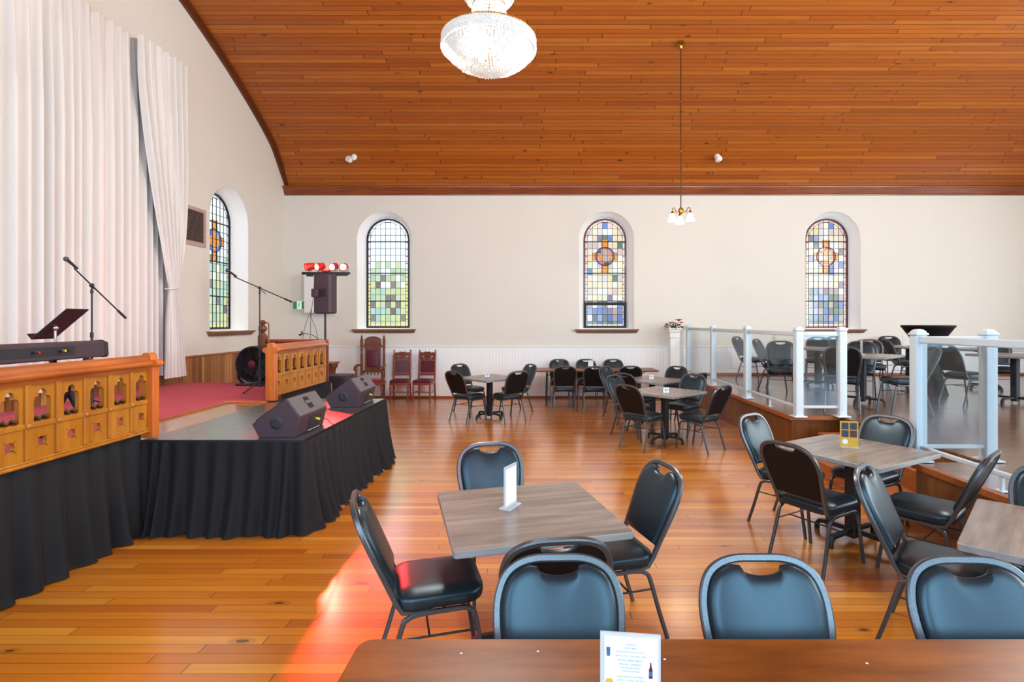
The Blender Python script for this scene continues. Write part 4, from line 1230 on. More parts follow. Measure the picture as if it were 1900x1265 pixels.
def mic_stand(label, x, y, hp, hd, la, lb, rise, group='microphone stands on the stage'):
    """hd: horizontal heading of the mic end; la/lb: boom lengths to mic / counterweight; rise: slope"""
    t = thing('microphone_stand', label, 'microphone stand', (x, y, HS+0.008), 0, group)
    hp -= HS+0.008
    mb = MB(); mb.cyl((0, 0, 0.06), (0, 0, 0.22), 0.02, 10); mb.build('tripod_hub', M['black_plastic'], t)
    for k in range(3):
        a = R(20+120*k); mb = MB(); mb.tube([(0, 0, 0.14), (0.33*math.cos(a), 0.33*math.sin(a), 0.012)], 0.009, 6); mb.ball((0.33*math.cos(a), 0.33*math.sin(a), 0.012), 0.012, 6); mb.build('leg', M['black_metal'], t)
    mb = MB(); mb.cyl((0, 0, 0.1), (0, 0, hp*0.62), 0.0125, 8); mb.cyl((0, 0, hp*0.60), (0, 0, hp), 0.009, 8); mb.cyl((0, 0, hp*0.59), (0, 0, hp*0.63), 0.017, 8); mb.build('pole', M['black_metal'], t)
    d = Vector((math.cos(R(hd))*math.cos(R(rise)), math.sin(R(hd))*math.cos(R(rise)), math.sin(R(rise))))
    P = Vector((0, 0, hp))
    mb = MB(); mb.tube([P-d*lb, P+d*la], 0.0075, 8); bm_ = mb.build('boom', M['black_metal'], t)
    mb = MB(); mb.tube([P-d*(lb+0.02), P-d*(lb-0.10)], 0.013, 8); mb.build('counterweight', M['black_plastic'], bm_)
    mb = MB(); mb.ball(P, 0.024, 8); mb.tube([P+Vector((0, 0, -0.02)), P+Vector((0.05, 0.02, -0.06)), P+Vector((0.075, 0.02, -0.085))], 0.006, 6); mb.cyl(P+Vector((0, 0, -0.09)), P+Vector((0, 0, -0.05)), 0.015, 8); mb.build('clutch', M['black_plastic'], t)
    tip = P+d*la
    return Vector((x, y, HS+0.008))+tip, d
def microphone(label, tip, d, pitch):
    t = thing('microphone', label, 'microphone', tuple(tip), 0, 'vocal microphones')
    e = Vector((d.x, d.y, 0)).normalized()*math.cos(R(pitch))+Vector((0, 0, math.sin(R(pitch))))
    up = Vector((0, 0, 0.028))
    mb = MB(); mb.tube([up-e*0.05, up+e*0.09], [0.011, 0.017], 10); mb.build('body', M['black_plastic'], t)
    mb = MB(); mb.ball(up+e*0.115, 0.027, 10); mb.build('grille', M['hammer'], t)
    mb = MB(); mb.tube([(0, 0, 0.022), up*0.7-e*0.01], 0.012, 8); mb.build('clip', M['black_plastic'], t)
tip, d = mic_stand('boom microphone stand on the stage before the white drape, boom falling towards the hall', -4.90, 5.92, 2.185, 180, 0.27, 0.50, 44)
microphone('dark microphone at the high boom end in front of the white drape', tip, d, 40)
tip, d = mic_stand('boom microphone stand beside the drum fan, near the stained glass window', -4.0, 7.75, 2.27, 176, 0.42, 0.50, 23)
microphone('dark microphone at the boom end in front of the stained glass window beside the drape', tip, d, 32)

t = thing('gooseneck_microphone', 'small gooseneck microphone rising above the far altar rail', 'microphone', (-3.55, 8.72, 1.508))
mb = MB(); mb.tube(catmull([(0, 0, 0), (-0.10, 0, 0.06), (-0.20, 0, 0.085), (-0.26, 0, 0.075)], 5), 0.005, 6); mb.build('gooseneck', M['dark_steel'], t)
mb = MB(); mb.tube([(-0.25, 0, 0.08), (-0.31, 0, 0.062)], [0.012, 0.018], 8); mb.ball((-0.27, 0, 0.105), 0.016, 6); mb.build('capsule', M['black_plastic'], t)
t = thing('stand_arm', 'thin bent metal arm rising beside the turned finial post', 'stand', (-4.06, 8.13, HS+0.0085))
mb = MB(); mb.tube([(0, 0, 0.0), (0, 0, 0.96), (-0.015, 0, 0.98), (-0.10, 0, 0.98)], 0.009, 8); mb.build('arm', M['old_brass'], t)
mb = MB(); mb.lathe([(0.06, 0), (0.06, 0.01), (0.02, 0.02)], 16); mb.build('base', M['black_metal'], t)

# drum fan
t = thing('drum_fan', 'round black drum fan standing on the red carpet behind the orange rail post', 'fan', (-4.42, 8.45, HS+0.0085), R(-8))
mb = MB(); mb.at(0, 0, 0.335, rx=R(90)); mb.lathe([(0.262, -0.10), (0.278, -0.10), (0.283, -0.08), (0.283, 0.08), (0.278, 0.10), (0.262, 0.10), (0.262, -0.10)], 36, cap=False); mb.build('housing', M['black_plastic'], t, smooth=40)
mb = MB(); mb.at(0, 0, 0.335, rx=R(90))
for rr in (0.07, 0.092, 0.114, 0.136, 0.158, 0.18, 0.202, 0.224, 0.245, 0.263):
    mb.tube([(rr*math.cos(2*math.pi*k/32), rr*math.sin(2*math.pi*k/32), 0.10) for k in range(32)], 0.003, 5, closed=True)
for k in range(8):
    a = 2*math.pi*k/8; mb.tube([(0.05*math.cos(a), 0.05*math.sin(a), 0.10), (0.265*math.cos(a+0.25), 0.265*math.sin(a+0.25), 0.10)], 0.003, 5)
mb.build('grille', M['dark_steel'], t)
mb = MB(); mb.at(0, 0, 0.335, rx=R(90)); mb.lathe([(0.06, 0.092), (0.06, 0.108), (0.04, 0.115), (0.001, 0.115)], 20); mb.build('hub', M['leather'], t)
mb = MB(); mb.at(0, 0, 0.335, rx=R(90)); mb.lathe([(0.262, -0.095), (0.0005, -0.095)], 32, cap=False); mb.build('dark_backing', M['hole_shade'], t)  # solid black disc added to stand for the shade inside the drum
mb = MB(); mb.at(0, 0, 0.335, rx=R(90))
for k in range(5):
    a0 = 2*math.pi*k/5
    vs = []
    for r_, da, tz in ((0.04, 0, 0), (0.22, -0.278, 0.03), (0.225, 0.55, -0.03), (0.04, 0.7, -0.02)):
        vs.append((r_*math.cos(a0+da), r_*math.sin(a0+da), tz)); vs.append((r_*math.cos(a0+da), r_*math.sin(a0+da), tz+0.004))
    mb.add(vs, [(0,2,4,6), (7,5,3,1), (0,1,3,2), (2,3,5,4), (4,5,7,6), (6,7,1,0)])
mb.build('blade', M['black_plastic'], t, smooth=0)
mb = MB()
for s_ in (-1, 1): mb.tube([(s_*0.295, 0, 0.335), (s_*0.29, 0, 0.10), (s_*0.22, 0.0, 0.03)], 0.02, 8, flat=(0.02, 0.03))
mb.box(-0.27, 0.27, -0.13, 0.12, 0.0, 0.035, bev=0.015)
mb.build('base', M['black_plastic'], t)

# ------------------------------------------------------------------ drapes
def drape():
    y0, y1, z0, z1 = 2.9, 8.62, 0.96, 5.86
    r_ = random.Random(5); n = 760; rows = 22
    phase = 0; phs = []; am = []; cur = 0.15; tgt = .15; A = 1; At = 1
    for i in range(n+1):
        phs.append(phase); am.append(A); phase += 2*math.pi*((y1-y0)/n)/cur
        if r_.random() < 0.06: tgt = r_.uniform(0.085, 0.27); At = r_.uniform(0.45, 1.25)
        cur += (tgt-cur)*0.2; A += (At-A)*0.1
    vs = []; fs = []
    for j in range(rows+1):
        v = j/rows
        for i in range(n+1):
            y = y0+(y1-y0)*i/n
            a = 0.028+0.045*min(1, v*3)
            w = math.sin(phs[i]+0.5*v*math.sin(y*2.1)); w = math.copysign(abs(w)**0.75, w)
            ru = 0.012*math.sin(phs[i]*2.3)*max(0, 1-v*14)
            x = -5.80+a*am[i]*w+ru
            z = z1+(z0-z1)*v + (0.018*math.sin(phs[i]*1.0) if j == 0 else 0)
            vs.append((x, y, z))
    for j in range(rows):
        for i in range(n):
            a = j*(n+1)+i; fs.append((a, a+n+1, a+n+2, a+1))
    return vs, fs
v_, f_ = drape()
t = thing('stage_curtain', 'tall white pleated curtain hanging along the wall behind the stage', 'curtain', (0, 0, 0))
MB().add(v_, f_).build('cloth', M['curtain'], t, smooth=180)
MB().tube([(-5.84, 2.8, 5.77), (-5.84, 8.60, 5.77)], 0.014, 8).build('curtain_rod', M['white'], t)
# the side panel gathered by a tie
def side_panel():
    n = 120; rows = 60; vs = []; fs = []
    K = [(5.85, 7.62, 8.64), (5.2, 7.66, 8.64), (4.3, 7.80, 8.64), (3.4, 7.96, 8.62), (2.75, 8.10, 8.56), (2.42, 8.18, 8.45), (2.30, 8.22, 8.40), (2.15, 8.20, 8.43), (1.8, 8.16, 8.52), (1.3, 8.14, 8.58), (0.92, 8.12, 8.62)]
    C = catmull(K, 8)
    for c in C:
        z, a, b_ = c
        wdt = b_-a
        for i in range(n+1):
            u = i/n
            amp = 0.012+0.030*min(1, wdt/0.9)
            squeeze = max(0, 1-abs(z-2.30)/0.5)
            x = -5.64-0.0*squeeze+amp*(math.sin(u*2*math.pi*6.5+0.8*math.sin(z))+0.4*math.sin(u*2*math.pi*14+z))+0.035*math.sin(u*math.pi)*(0.4+squeeze)
            vs.append((x, a+(b_-a)*u, z))
    rows = len(C)-1
    for j in range(rows):
        for i in range(n):
            a = j*(n+1)+i; fs.append((a, a+n+1, a+n+2, a+1))
    return vs, fs
v_, f_ = side_panel()
t = thing('stage_curtain', 'white side curtain drawn in by a tie at the end of the tall curtain', 'curtain', (0, 0, 0))
MB().add(v_, f_).build('cloth', M['curtain'], t, smooth=180)
MB().tube([(-5.635+0.07*math.cos(a), 8.31+0.125*math.sin(a), 2.30+0.02*math.sin(a)) for a in [2*math.pi*k/24 for k in range(24)]], 0.012, 6, closed=True).build('tie_band', M['curtain'], t)
# ------------------------------------------------------------------ loudspeaker on a pole with a bar of red lamps
SPX, SPY = -3.57, 8.89
t = thing('speaker_stand', 'black pole stand carrying the loudspeaker behind the end of the altar rail', 'speaker stand', (SPX, SPY+0.16, 0))
mb = MB(); mb.cyl((0, 0, 0.25), (0, 0, 1.2), 0.022, 10); mb.cyl((0, 0, 1.15), (0, 0, 1.929), 0.017, 10); mb.build('pole', M['black_metal'], t)
for k in range(3):
    a = R(90+120*k); mb = MB(); mb.tube([(0, 0, 0.62), (0.24*math.cos(a), 0.24*math.sin(a), 0.013)], 0.013, 6); mb.build('leg', M['black_metal'], t)
t = thing('loudspeaker', 'tall black loudspeaker on the pole below the red lamps', 'loudspeaker', (SPX, SPY+0.16, 1.93), R(0))
mb = MB(); mb.prism([(-0.15, -0.11), (0.11, -0.13), (0.145, -0.09), (0.145, 0.14), (-0.13, 0.14), (-0.15, 0.09)], [], 0.0, 0.64); cb = mb.build('cabinet', M['speaker_coat'], t, smooth=0)
bv = cb.modifiers.new('b', 'BEVEL'); bv.width = 0.012; bv.segments = 2
mb = MB(); mb.box(-0.045, 0.055, -0.134, -0.125, 0.27, 0.40); mb.build('handle_recess_shade', M['hole_shade'], t, smooth=0)
mb = MB(); mb.box(-0.175, -0.06, -0.155, -0.11, 0.26, 0.40, bev=0.01); mb.build('side_handle', M['speaker_coat'], t)
mb = MB()
for px in (-0.12, -0.04, 0.06, 0.12): mb.box(px-0.012, px+0.012, -0.09, 0.1, -0.012, 0.002)
mb.build('rubber_foot', M['black_plastic'], t, smooth=0)
t = thing('lamp_bar', 'bar of four glowing red stage lamps on top of the pole loudspeaker', 'stage lamps', (SPX+0.02, SPY+0.14, 2.572))
mb = MB(); mb.box(-0.40, 0.40, -0.03, 0.03, 0.0, 0.045, bev=0.008); mb.box(-0.32, -0.22, -0.025, 0.025, -0.03, 0.0); mb.box(0.16, 0.36, -0.025, 0.025, -0.02, 0.0); mb.build('bar', M['black_metal'], t)
mb = MB(); mb.box(-0.06, 0.06, -0.05, 0.05, 0.045, 0.075, bev=0.008); mb.build('control_box', M['red_plastic'], t)
for i, (px, yaw) in enumerate(((-0.27, -50), (-0.10, -30), (0.13, -8), (0.30, 6))):
    r_ = MB(); r_.at(px, 0, 0.135, rz=R(yaw), rx=R(90+12))
    r_.lathe([(0.03, -0.09), (0.055, -0.07), (0.062, 0.0), (0.064, 0.075), (0.056, 0.075), (0.052, 0.05), (0.0005, 0.05)], 20)
    lp = r_.build('lamp_can', M['black_metal'] if i > 5 else M['red_plastic'], t, smooth=35)
    r_ = MB(); r_.at(px, 0, 0.135, rz=R(yaw), rx=R(90+12)); r_.lathe([(0.051, 0.058), (0.048, 0.064), (0.0005, 0.072)], 20); r_.build('lens', M['hot_lens'] if i else M['red_lens'], lp)
    r_ = MB(); r_.at(px, 0, 0.0, rz=R(yaw)); r_.tube([(-0.07, 0, 0.135), (-0.07, 0, 0.06), (0.07, 0, 0.06), (0.07, 0, 0.135)], 0.006, 6); r_.build('yoke', M['black_metal'], lp)
o = MB()
for k, (dx, dy) in enumerate(((-0.10, 0.0), (0.0, 0.03), (0.12, -0.02))):
    o.tube(catmull([(-3.80, 9.05, 2.0), (-3.83+dx*0.3, 9.05+dy, 1.85), (-3.83+dx, 9.05+dy, 1.62), (-3.83+dx*1.3, 9.03, 1.30), (-3.83+dx*1.3, 9.03, 0.9), (-3.77+dx, 9.03, 0.006)], 5), 0.004, 5)
o.tube([(-3.80, 9.05, 2.0), (-3.77, 9.05, 2.2), (-3.755, 9.05, 2.5)], 0.004, 5)
tag(o.build('lamp_cable', M['black_plastic']), 'thin dark lamp cables dangling in a fork beside the pole loudspeaker', 'cables')

t = thing('wall_mounted_speaker', 'white boxy speaker mounted on the back wall behind the black loudspeaker', 'loudspeaker', (-5.05, YB-0.001, 1.98))
mb = MB(); mb.box(-0.31, 0.31, -0.26, 0.0, 0.0, 0.90, bev=0.012); mb.build('cabinet', M['white'], t)
mb = MB()
for zz in (0.06, 0.1, 0.80): mb.cyl((0.22, -0.263, zz), (0.22, -0.258, zz), 0.012, 8)
mb.build('screw', M['dark_steel'], t)

t = thing('exit_sign', 'green and white running man exit sign on the back wall', 'exit sign', (-5.57, YB-0.001, 2.06))
mb = MB(); mb.box(-0.15, 0.15, -0.035, 0, 0.0, 0.21, bev=0.006); mb.build('housing', M['white'], t)
mb = MB(); mb.box(-0.135, 0.135, -0.038, -0.034, 0.018, 0.192); mb.build('green_panel', M['exit_green'], t, smooth=0)
mb = MB(); mb.box(-0.045, 0.062, -0.040, -0.037, 0.018, 0.192); mb.build('doorway', M['exit_white'], t, smooth=0)
mb = MB()
def q(P): mb.add([(p[0], -0.0415, p[1]) for p in P], [tuple(range(len(P)))])
q([(0.012+0.013*math.cos(2*math.pi*k/10), 0.160+0.013*math.sin(2*math.pi*k/10)) for k in range(10)])
q([(-0.002,0.142),(0.018,0.140),(0.010,0.090),(-0.012,0.094)])
q([(0.014,0.140),(0.034,0.118),(0.046,0.122),(0.043,0.130),(0.034,0.128),(0.018,0.145)])
q([(0.0,0.142),(-0.026,0.136),(-0.032,0.112),(-0.025,0.110),(-0.019,0.129),(0.0,0.132)])
q([(-0.010,0.096),(0.006,0.092),(0.022,0.066),(0.014,0.036),(0.004,0.038),(0.010,0.064)])
q([(-0.012,0.097),(-0.002,0.092),(-0.012,0.066),(-0.036,0.052),(-0.042,0.060),(-0.022,0.072)])
mb.build('running_figure', M['exit_green'], t, smooth=0)

# return-air grille beside the drape
t = thing('vent_grille', 'dark square vent grille with pinkish frame on the wall beside the white drape', 'vent', (XL+0.001, 9.20, 3.09))
MYZ = Matrix(((0,0,1,0),(1,0,0,0),(0,1,0,0),(0,0,0,1)))
mb = MB(); mb.prism([(-0.355, 0.0), (0.355, 0.0), (0.355, 0.66), (-0.355, 0.66)], [[(-0.29, 0.07), (-0.29, 0.60), (0.29, 0.60), (0.29, 0.07)]], 0.0, 0.03, M=MYZ)
mb.build('frame', plain('vent_frame_paint', '#b79a95', 0.5), t, smooth=0)
mb = MB(); mb.box(0.0, 0.004, -0.29, 0.29, 0.07, 0.60); mb.build('duct', M['hole_shade'], t, smooth=0)
mb = MB()
for k in range(16): mb.box(0.006, 0.022, -0.29+0.58*(k+0.5)/16-0.004, -0.29+0.58*(k+0.5)/16+0.004, 0.07, 0.60)
for k in range(15): mb.box(0.008, 0.024, -0.29, 0.29, 0.07+0.53*(k+0.5)/15-0.005, 0.07+0.53*(k+0.5)/15+0.005)
mb.build('grille', plain('vent_slat_brown', '#6a5450', 0.5, metal=0.3), t, smooth=0)

# ------------------------------------------------------------------ clergy chairs and odds against the back wall
def turned(mb, x, y, z0, z1, r, mi=0, n=10):
    L = z1-z0
    mb.lathe([(r*0.7, 0), (r, L*0.05), (r*0.6, L*0.12), (r, L*0.2), (r*0.75, L*0.5), (r*1.0, L*0.8), (r*0.6, L*0.88), (r, L*0.94), (r, L)], n, mi, c=(x, y, z0))
t = thing('throne_chair', 'tall carved walnut throne armchair with oxblood back below the stained glass window', 'chair', (-3.70, 11.95, 0), R(180+8))
mb = MB()
for sx in (-1, 1):
    mb = MB(); mb.box(sx*0.245-0.025, sx*0.245+0.025, -0.28, -0.23, 0.0, 1.02); turned(mb, sx*0.245, -0.255, 1.02, 1.20, 0.03); mb.box(sx*0.245-0.03, sx*0.245+0.03, -0.285, -0.225, 1.20, 1.40)
    mb.lathe([(0.03, 0), (0.012, 0.02), (0.024, 0.04), (0.012, 0.06), (0.001, 0.10)], 10, c=(sx*0.245, -0.255, 1.40)); mb.build('back_post', M['walnut'], t)
    mb = MB(); turned(mb, sx*0.27, 0.24, 0.0, 0.44, 0.032); mb.box(sx*0.27-0.03, sx*0.27+0.03, 0.21, 0.27, 0.36, 0.50); mb.build('leg', M['walnut'], t)
    mb = MB(); mb.tube(catmull([(sx*0.27, -0.24, 0.80), (sx*0.29, 0.0, 0.82), (sx*0.30, 0.20, 0.80), (sx*0.30, 0.27, 0.74)], 5), 0.028, 8); turned(mb, sx*0.28, 0.20, 0.50, 0.80, 0.03); mb.build('arm', M['walnut'], t)
mb = MB(); mb.box(-0.172, 0.172, -0.275, -0.24, 0.64, 1.36)
mb.build('back_panel', M['walnut'], t)
mb = MB(); cr = [(-0.18, 1.24), (0.18, 1.24), (0.18, 1.36)]+[(0.18*math.cos(math.pi*k/12), 1.36+0.09*math.sin(math.pi*k/12)) for k in range(1, 12)]+[(-0.18, 1.36)]
mb.prism(cr, [], -0.23, -0.29, M=Matrix(((1,0,0,0),(0,0,1,0),(0,1,0,0),(0,0,0,1))))
for k in range(7): mb.ball((-0.18+0.06*k, -0.232, 1.27), 0.018, 6)
mb.box(-0.22, 0.22, -0.27, -0.245, 1.205, 1.24); mb.box(-0.22, 0.22, -0.27, -0.245, 0.64, 0.68)
mb.build('carved_crest', M['walnut'], t)
mb = MB(); mb.box(-0.125, 0.125, -0.245, -0.215, 0.76, 1.14, bev=0.012); mb.build('back_pad', M['leather'], t)
mb = MB(); mb.box(-0.29, 0.29, -0.26, 0.28, 0.40, 0.46, bev=0.01); mb.build('seat_frame', M['walnut'], t)
mb = MB(); mb.rings([(rounded_rect(0.54, 0.50, 0.05), 0.455), (rounded_rect(0.55, 0.51, 0.05), 0.49), (rounded_rect(0.50, 0.46, 0.05), 0.53), (rounded_rect(0.35, 0.33, 0.05), 0.545)]); mb.build('seat', M['velvet'], t)
mb = MB()
for k in range(6): mb.cyl((-0.19+0.076*k, -0.255, 0.64), (-0.19+0.076*k, -0.255, 0.55), 0.022, 6, r1=0.002)
mb.build('back_fringe', M['walnut'], t)
def side_chair(x, y, rz, label):
    t = thing('carved_side_chair', label, 'chair', (x, y, 0), R(180+rz), 'carved side chairs below the window')
    for sx in (-1, 1):
        mb = MB(); mb.tube([(sx*0.19, -0.24, 0.0), (sx*0.185, -0.20, 0.45), (sx*0.185, -0.26, 1.09)], 0.02, 8, flat=(0.018, 0.018)); mb.ball((sx*0.185, -0.262, 1.115), 0.022, 8); mb.build('back_post', M['mahogany'], t)
        mb = MB(); turned(mb, sx*0.19, 0.18, 0.0, 0.42, 0.022); mb.build('leg', M['mahogany'], t)
    mb = MB(); cr = [(-0.17, 0.93), (-0.10, 0.93), (-0.10, 0.955), (-0.04, 0.93), (0.04, 0.93), (0.10, 0.955), (0.10, 0.93), (0.17, 0.93), (0.17, 1.06), (0.13, 1.085), (0.09, 1.07), (0.05, 1.10), (0, 1.085), (-0.05, 1.10), (-0.09, 1.07), (-0.13, 1.085), (-0.17, 1.06)]
    hl = [[(s_*0.105+0.032*math.cos(-2*math.pi*k/12), 0.985+0.017*math.sin(-2*math.pi*k/12)) for k in range(12)] for s_ in (-1, 1)]
    mb.prism(cr, hl, -0.275, -0.235, M=Matrix(((1,0,0,0),(0,0,1,0),(0,1,0,0),(0,0,0,1))))
    for k in range(9): mb.ball((-0.10+0.025*k, -0.234, 1.035+0.015*(k % 2)), 0.012, 5)
    mb.build('carved_crest', M['walnut'], t)
    mb = MB(); mb.box(-0.17, 0.17, -0.265, -0.235, 0.895, 0.93); mb.box(-0.17, 0.17, -0.25, -0.215, 0.555, 0.60); mb.build('cross_rail', M['mahogany'], t)
    mb = MB(); mb.rings([(rounded_rect(0.33, 0.28, 0.03), 0.0), (rounded_rect(0.33, 0.28, 0.03), 0.02), (rounded_rect(0.27, 0.22, 0.03), 0.04)])
    p = mb.build('back_pad', M['leather'], t); p.location = (0, -0.250, 0.75); p.rotation_euler = (R(-86-9), 0, R(180)); p.scale = (1, 1, 1)
    mb = MB(); mb.box(-0.205, 0.205, -0.215, 0.205, 0.38, 0.435, bev=0.01); mb.build('seat_frame', M['mahogany'], t)
    mb = MB(); mb.rings([(rounded_rect(0.42, 0.42, 0.05), 0.432), (rounded_rect(0.43, 0.43, 0.05), 0.455), (rounded_rect(0.38, 0.38, 0.05), 0.485), (rounded_rect(0.25, 0.25, 0.05), 0.495)]); mb.build('seat', M['leather'], t)
    mb = MB(); mb.cyl((-0.19, 0.18, 0.22), (0.19, 0.18, 0.22), 0.013, 8)
    for k in range(5): mb.cyl((-0.06+0.03*k, 0.18, 0.22), (-0.06+0.03*k, 0.18, 0.385), 0.007, 6)
    for sx in (-1, 1): mb.cyl((sx*0.19, -0.22, 0.2), (sx*0.19, 0.18, 0.2), 0.012, 8)
    mb.build('stretcher', M['mahogany'], t)
    return t
side_chair(-3.09, 12.12, 4, 'carved red mahogany side chair touching the throne armchair')
side_chair(-2.56, 12.12, -6, 'carved red mahogany side chair standing free, farther from the throne armchair')

t = thing('carved_cabinet', 'small carved walnut cabinet with a jutting shelf just past the altar rail', 'cabinet', (-4.27, 10.6, 0))
mb = MB(); mb.box(-0.18, 0.16, -0.2, 0.2, 0.0, 0.88, bev=0.008); mb.build('body', M['walnut'], t)
mb = MB(); mb.prism([(-0.18, 0.98), (0.07, 0.98), (0.07, 1.30), (0.05, 1.34), (0.0, 1.36), (-0.18, 1.36)], [], -0.18, 0.18, M=Matrix(((1,0,0,0),(0,0,1,0),(0,1,0,0),(0,0,0,1)))); mb.build('upper_panel', M['mahogany'], t, smooth=30)
mb = MB(); mb.box(-0.2, 0.30, -0.22, 0.22, 0.955, 0.985, bev=0.006); mb.build('shelf', M['walnut'], t)
mb = MB(); mb.prism([(0.16, 0.60), (0.18, 0.62), (0.19, 0.72), (0.23, 0.76), (0.24, 0.84), (0.28, 0.90), (0.28, 0.955), (-0.18, 0.955), (-0.18, 0.60)], [], -0.16, 0.16, M=Matrix(((1,0,0,0),(0,0,1,0),(0,1,0,0),(0,0,0,1)))); mb.build('carved_bracket', M['walnut'], t, smooth=30)
t = thing('subwoofer', 'black box subwoofer on the floor behind the far stage monitor', 'loudspeaker', (-3.68, 10.05, 0))
mb = MB(); mb.box(-0.22, 0.19, -0.22, 0.22, 0.02, 0.80, bev=0.012); mb.build('cabinet', M['speaker_coat'], t)
mb = MB(); mb.box(-0.19, 0.16, -0.232, -0.219, 0.06, 0.76, bev=0.004); mb.build('grille', M['black_plastic'], t)
mb = MB()
for sx in (-0.18, 0.15):
    for sy in (-0.17, 0.17): mb.cyl((sx, sy, 0), (sx, sy, 0.022), 0.02, 8)
mb.build('rubber_foot', M['black_plastic'], t)

# white column with flowers
t = thing('pedestal_column', 'white square pedestal column at the wall end of the glass railing', 'column', (3.09, 12.25, 0))
mb = MB(); mb.box(-0.15, 0.15, -0.15, 0.15, 0.0, 0.12, bev=0.01); mb.build('base', M['white'], t)
mb = MB(); mb.box(-0.105, 0.105, -0.105, 0.105, 0.12, 1.42, bev=0.01)
for k in range(5): mb.box(-0.08+0.036*k, -0.066+0.036*k, -0.112, -0.1, 0.2, 1.36)
mb.build('shaft', M['white'], t)
mb = MB(); mb.box(-0.12, 0.12, -0.12, 0.12, 1.42, 1.46, bev=0.008); mb.box(-0.11, 0.11, -0.11, 0.11, 1.46, 1.54); mb.box(-0.135, 0.135, -0.135, 0.135, 1.54, 1.60, bev=0.015); mb.box(-0.15, 0.15, -0.15, 0.15, 1.60, 1.64, bev=0.01); mb.build('capital', M['white'], t)
t = thing('flower_arrangement', 'spray of orange silk lilies and green leaves on top of the white column', 'flowers', (3.09, 12.25, 1.641))
r_ = random.Random(4)
mb = MB()
for k in range(120):
    a = r_.uniform(0, 2*math.pi); rr = 0.255*math.sqrt(r_.random()); x, y = rr*math.cos(a)*1.0-0.02, rr*math.sin(a)*0.5
    z = 0.03+0.07*(1-rr/0.3)+r_.uniform(-0.01, 0.03)
    if rr > 0.17: z -= 0.9*(rr-0.17)
    if abs(x) < 0.17 and abs(y) < 0.17: z = max(0.012, z)
    mb.at(x, y, z, rz=a+r_.uniform(-0.6, 0.6), ry=r_.uniform(-0.3, 0.7))
    L, w = r_.uniform(0.05, 0.09), r_.uniform(0.012, 0.02)
    mb.add([(0,0,0), (L*0.4, w, 0.006), (L, 0, -0.008), (L*0.4, -w, 0.006), (L*0.5, 0, 0.0)], [(0,1,4), (1,2,4), (2,3,4), (3,0,4)])
mb.build('leaves', M['leaf'], t, smooth=0, kind='stuff')
for (x, y, z, s_) in ((-0.10, -0.05, 0.10, 0.8), (-0.02, 0.02, 0.11, 0.7), (0.10, -0.05, 0.15, 1.25), (0.17, 0.0, 0.10, 0.9), (0.03, -0.08, 0.09, 0.7), (-0.17, -0.02, 0.08, 0.6)):
    mb = MB()
    for k in range(6):
        mb.at(x, y, z, rz=R(60*k+20*s_), ry=R(-28))
        L, w = 0.11*s_, 0.036*s_
        mb.add([(0,0,0), (L*0.5, w, 0.008), (L, 0, -0.012), (L*0.5, -w, 0.008), (L*0.5, 0, 0.0)], [(0,1,4), (1,2,4), (2,3,4), (3,0,4)])
    mb.build('lily', M['petal'], t, smooth=0)
MB().cyl((0, 0, 0.0), (0, 0, 0.06), 0.06, 10).build('flower_pot', M['leaf'], t)

# ------------------------------------------------------------------ glass railings of the platform
def railing(label, pts, panels_gap, group='white glass railings round the platform', ends=True, skip_post=()):
    """posts at the points (world XY); top and bottom rails, struts and clear glass between them"""
    t = thing('glass_railing', label, 'railing', (pts[0][0], pts[0][1], HP), 0, group)
    ox, oy = pts[0][0], pts[0][1]
    P = [Vector((x-ox, y-oy, 0)) for x, y in pts]
    for i, p in enumerate(P):
        if i in skip_post: continue
        mb = MB().at(p.x, p.y)
        mb.box(-0.049, 0.049, -0.049, 0.049, 0.0, 1.135, bev=0.007)
        po = mb.build('post', M['white_pvc'], t)
        mb = MB().at(p.x, p.y); mb.box(-0.085, 0.085, -0.085, 0.085, 0.004, 0.020, bev=0.004); mb.build('base_plate', M['white_pvc'], po)
        mb = MB().at(p.x, p.y); mb.box(-0.058, 0.058, -0.058, 0.058, 1.135, 1.155, bev=0.005); o4 = rounded_rect(0.09, 0.09, 0.02, 3)
        mb.rings([(rounded_rect(0.098, 0.098, 0.01, 3), 1.155), (rounded_rect(0.094, 0.094, 0.012, 3), 1.168), (rounded_rect(0.07, 0.07, 0.02, 3), 1.184), (rounded_rect(0.03, 0.03, 0.01, 3), 1.190)]); mb.build('post_cap', M['white_pvc'], po)
    for i in range(len(P)-1):
        a, b_ = P[i], P[i+1]; d = (b_-a); L = d.length; ang = math.atan2(d.y, d.x)
        e0 = 0.052 if i in skip_post else 0.045
        mb = MB().at(a.x, a.y, 0, rz=ang); mb.box(e0, L-0.045, -0.026, 0.026, 1.065, 1.125, bev=0.008); mb.build('top_rail', M['white_pvc'], t)
        mb = MB().at(a.x, a.y, 0, rz=ang); mb.box(e0, L-0.045, -0.018, 0.018, 0.115, 0.150, bev=0.005); br = mb.build('bottom_rail', M['white_pvc'], t)
        if L > 1.0:
            mb = MB().at(a.x, a.y, 0, rz=ang); mb.box(L/2-0.012, L/2+0.012, -0.012, 0.012, 0.0, 0.116); mb.box(L/2-0.035, L/2+0.035, -0.03, 0.03, 0.0045, 0.012); mb.build('strut', M['white_pvc'], br)
        mb = MB().at(a.x, a.y, 0, rz=ang); mb.box(0.06, L-0.06, -0.003, 0.003, 0.15, 1.066); mb.build('glass_panel', M['glass'], t, smooth=0)
    return t
railing('white railing with clear glass from the white column to the platform corner', [(3.43, 7.10), (3.43, 8.82), (3.43, 10.54), (3.43, 12.27)], 0)
railing('short white glass railing return across the platform corner, below the lamb window', [(3.43, 7.10), (4.00, 7.10)], 0, skip_post=(0,))
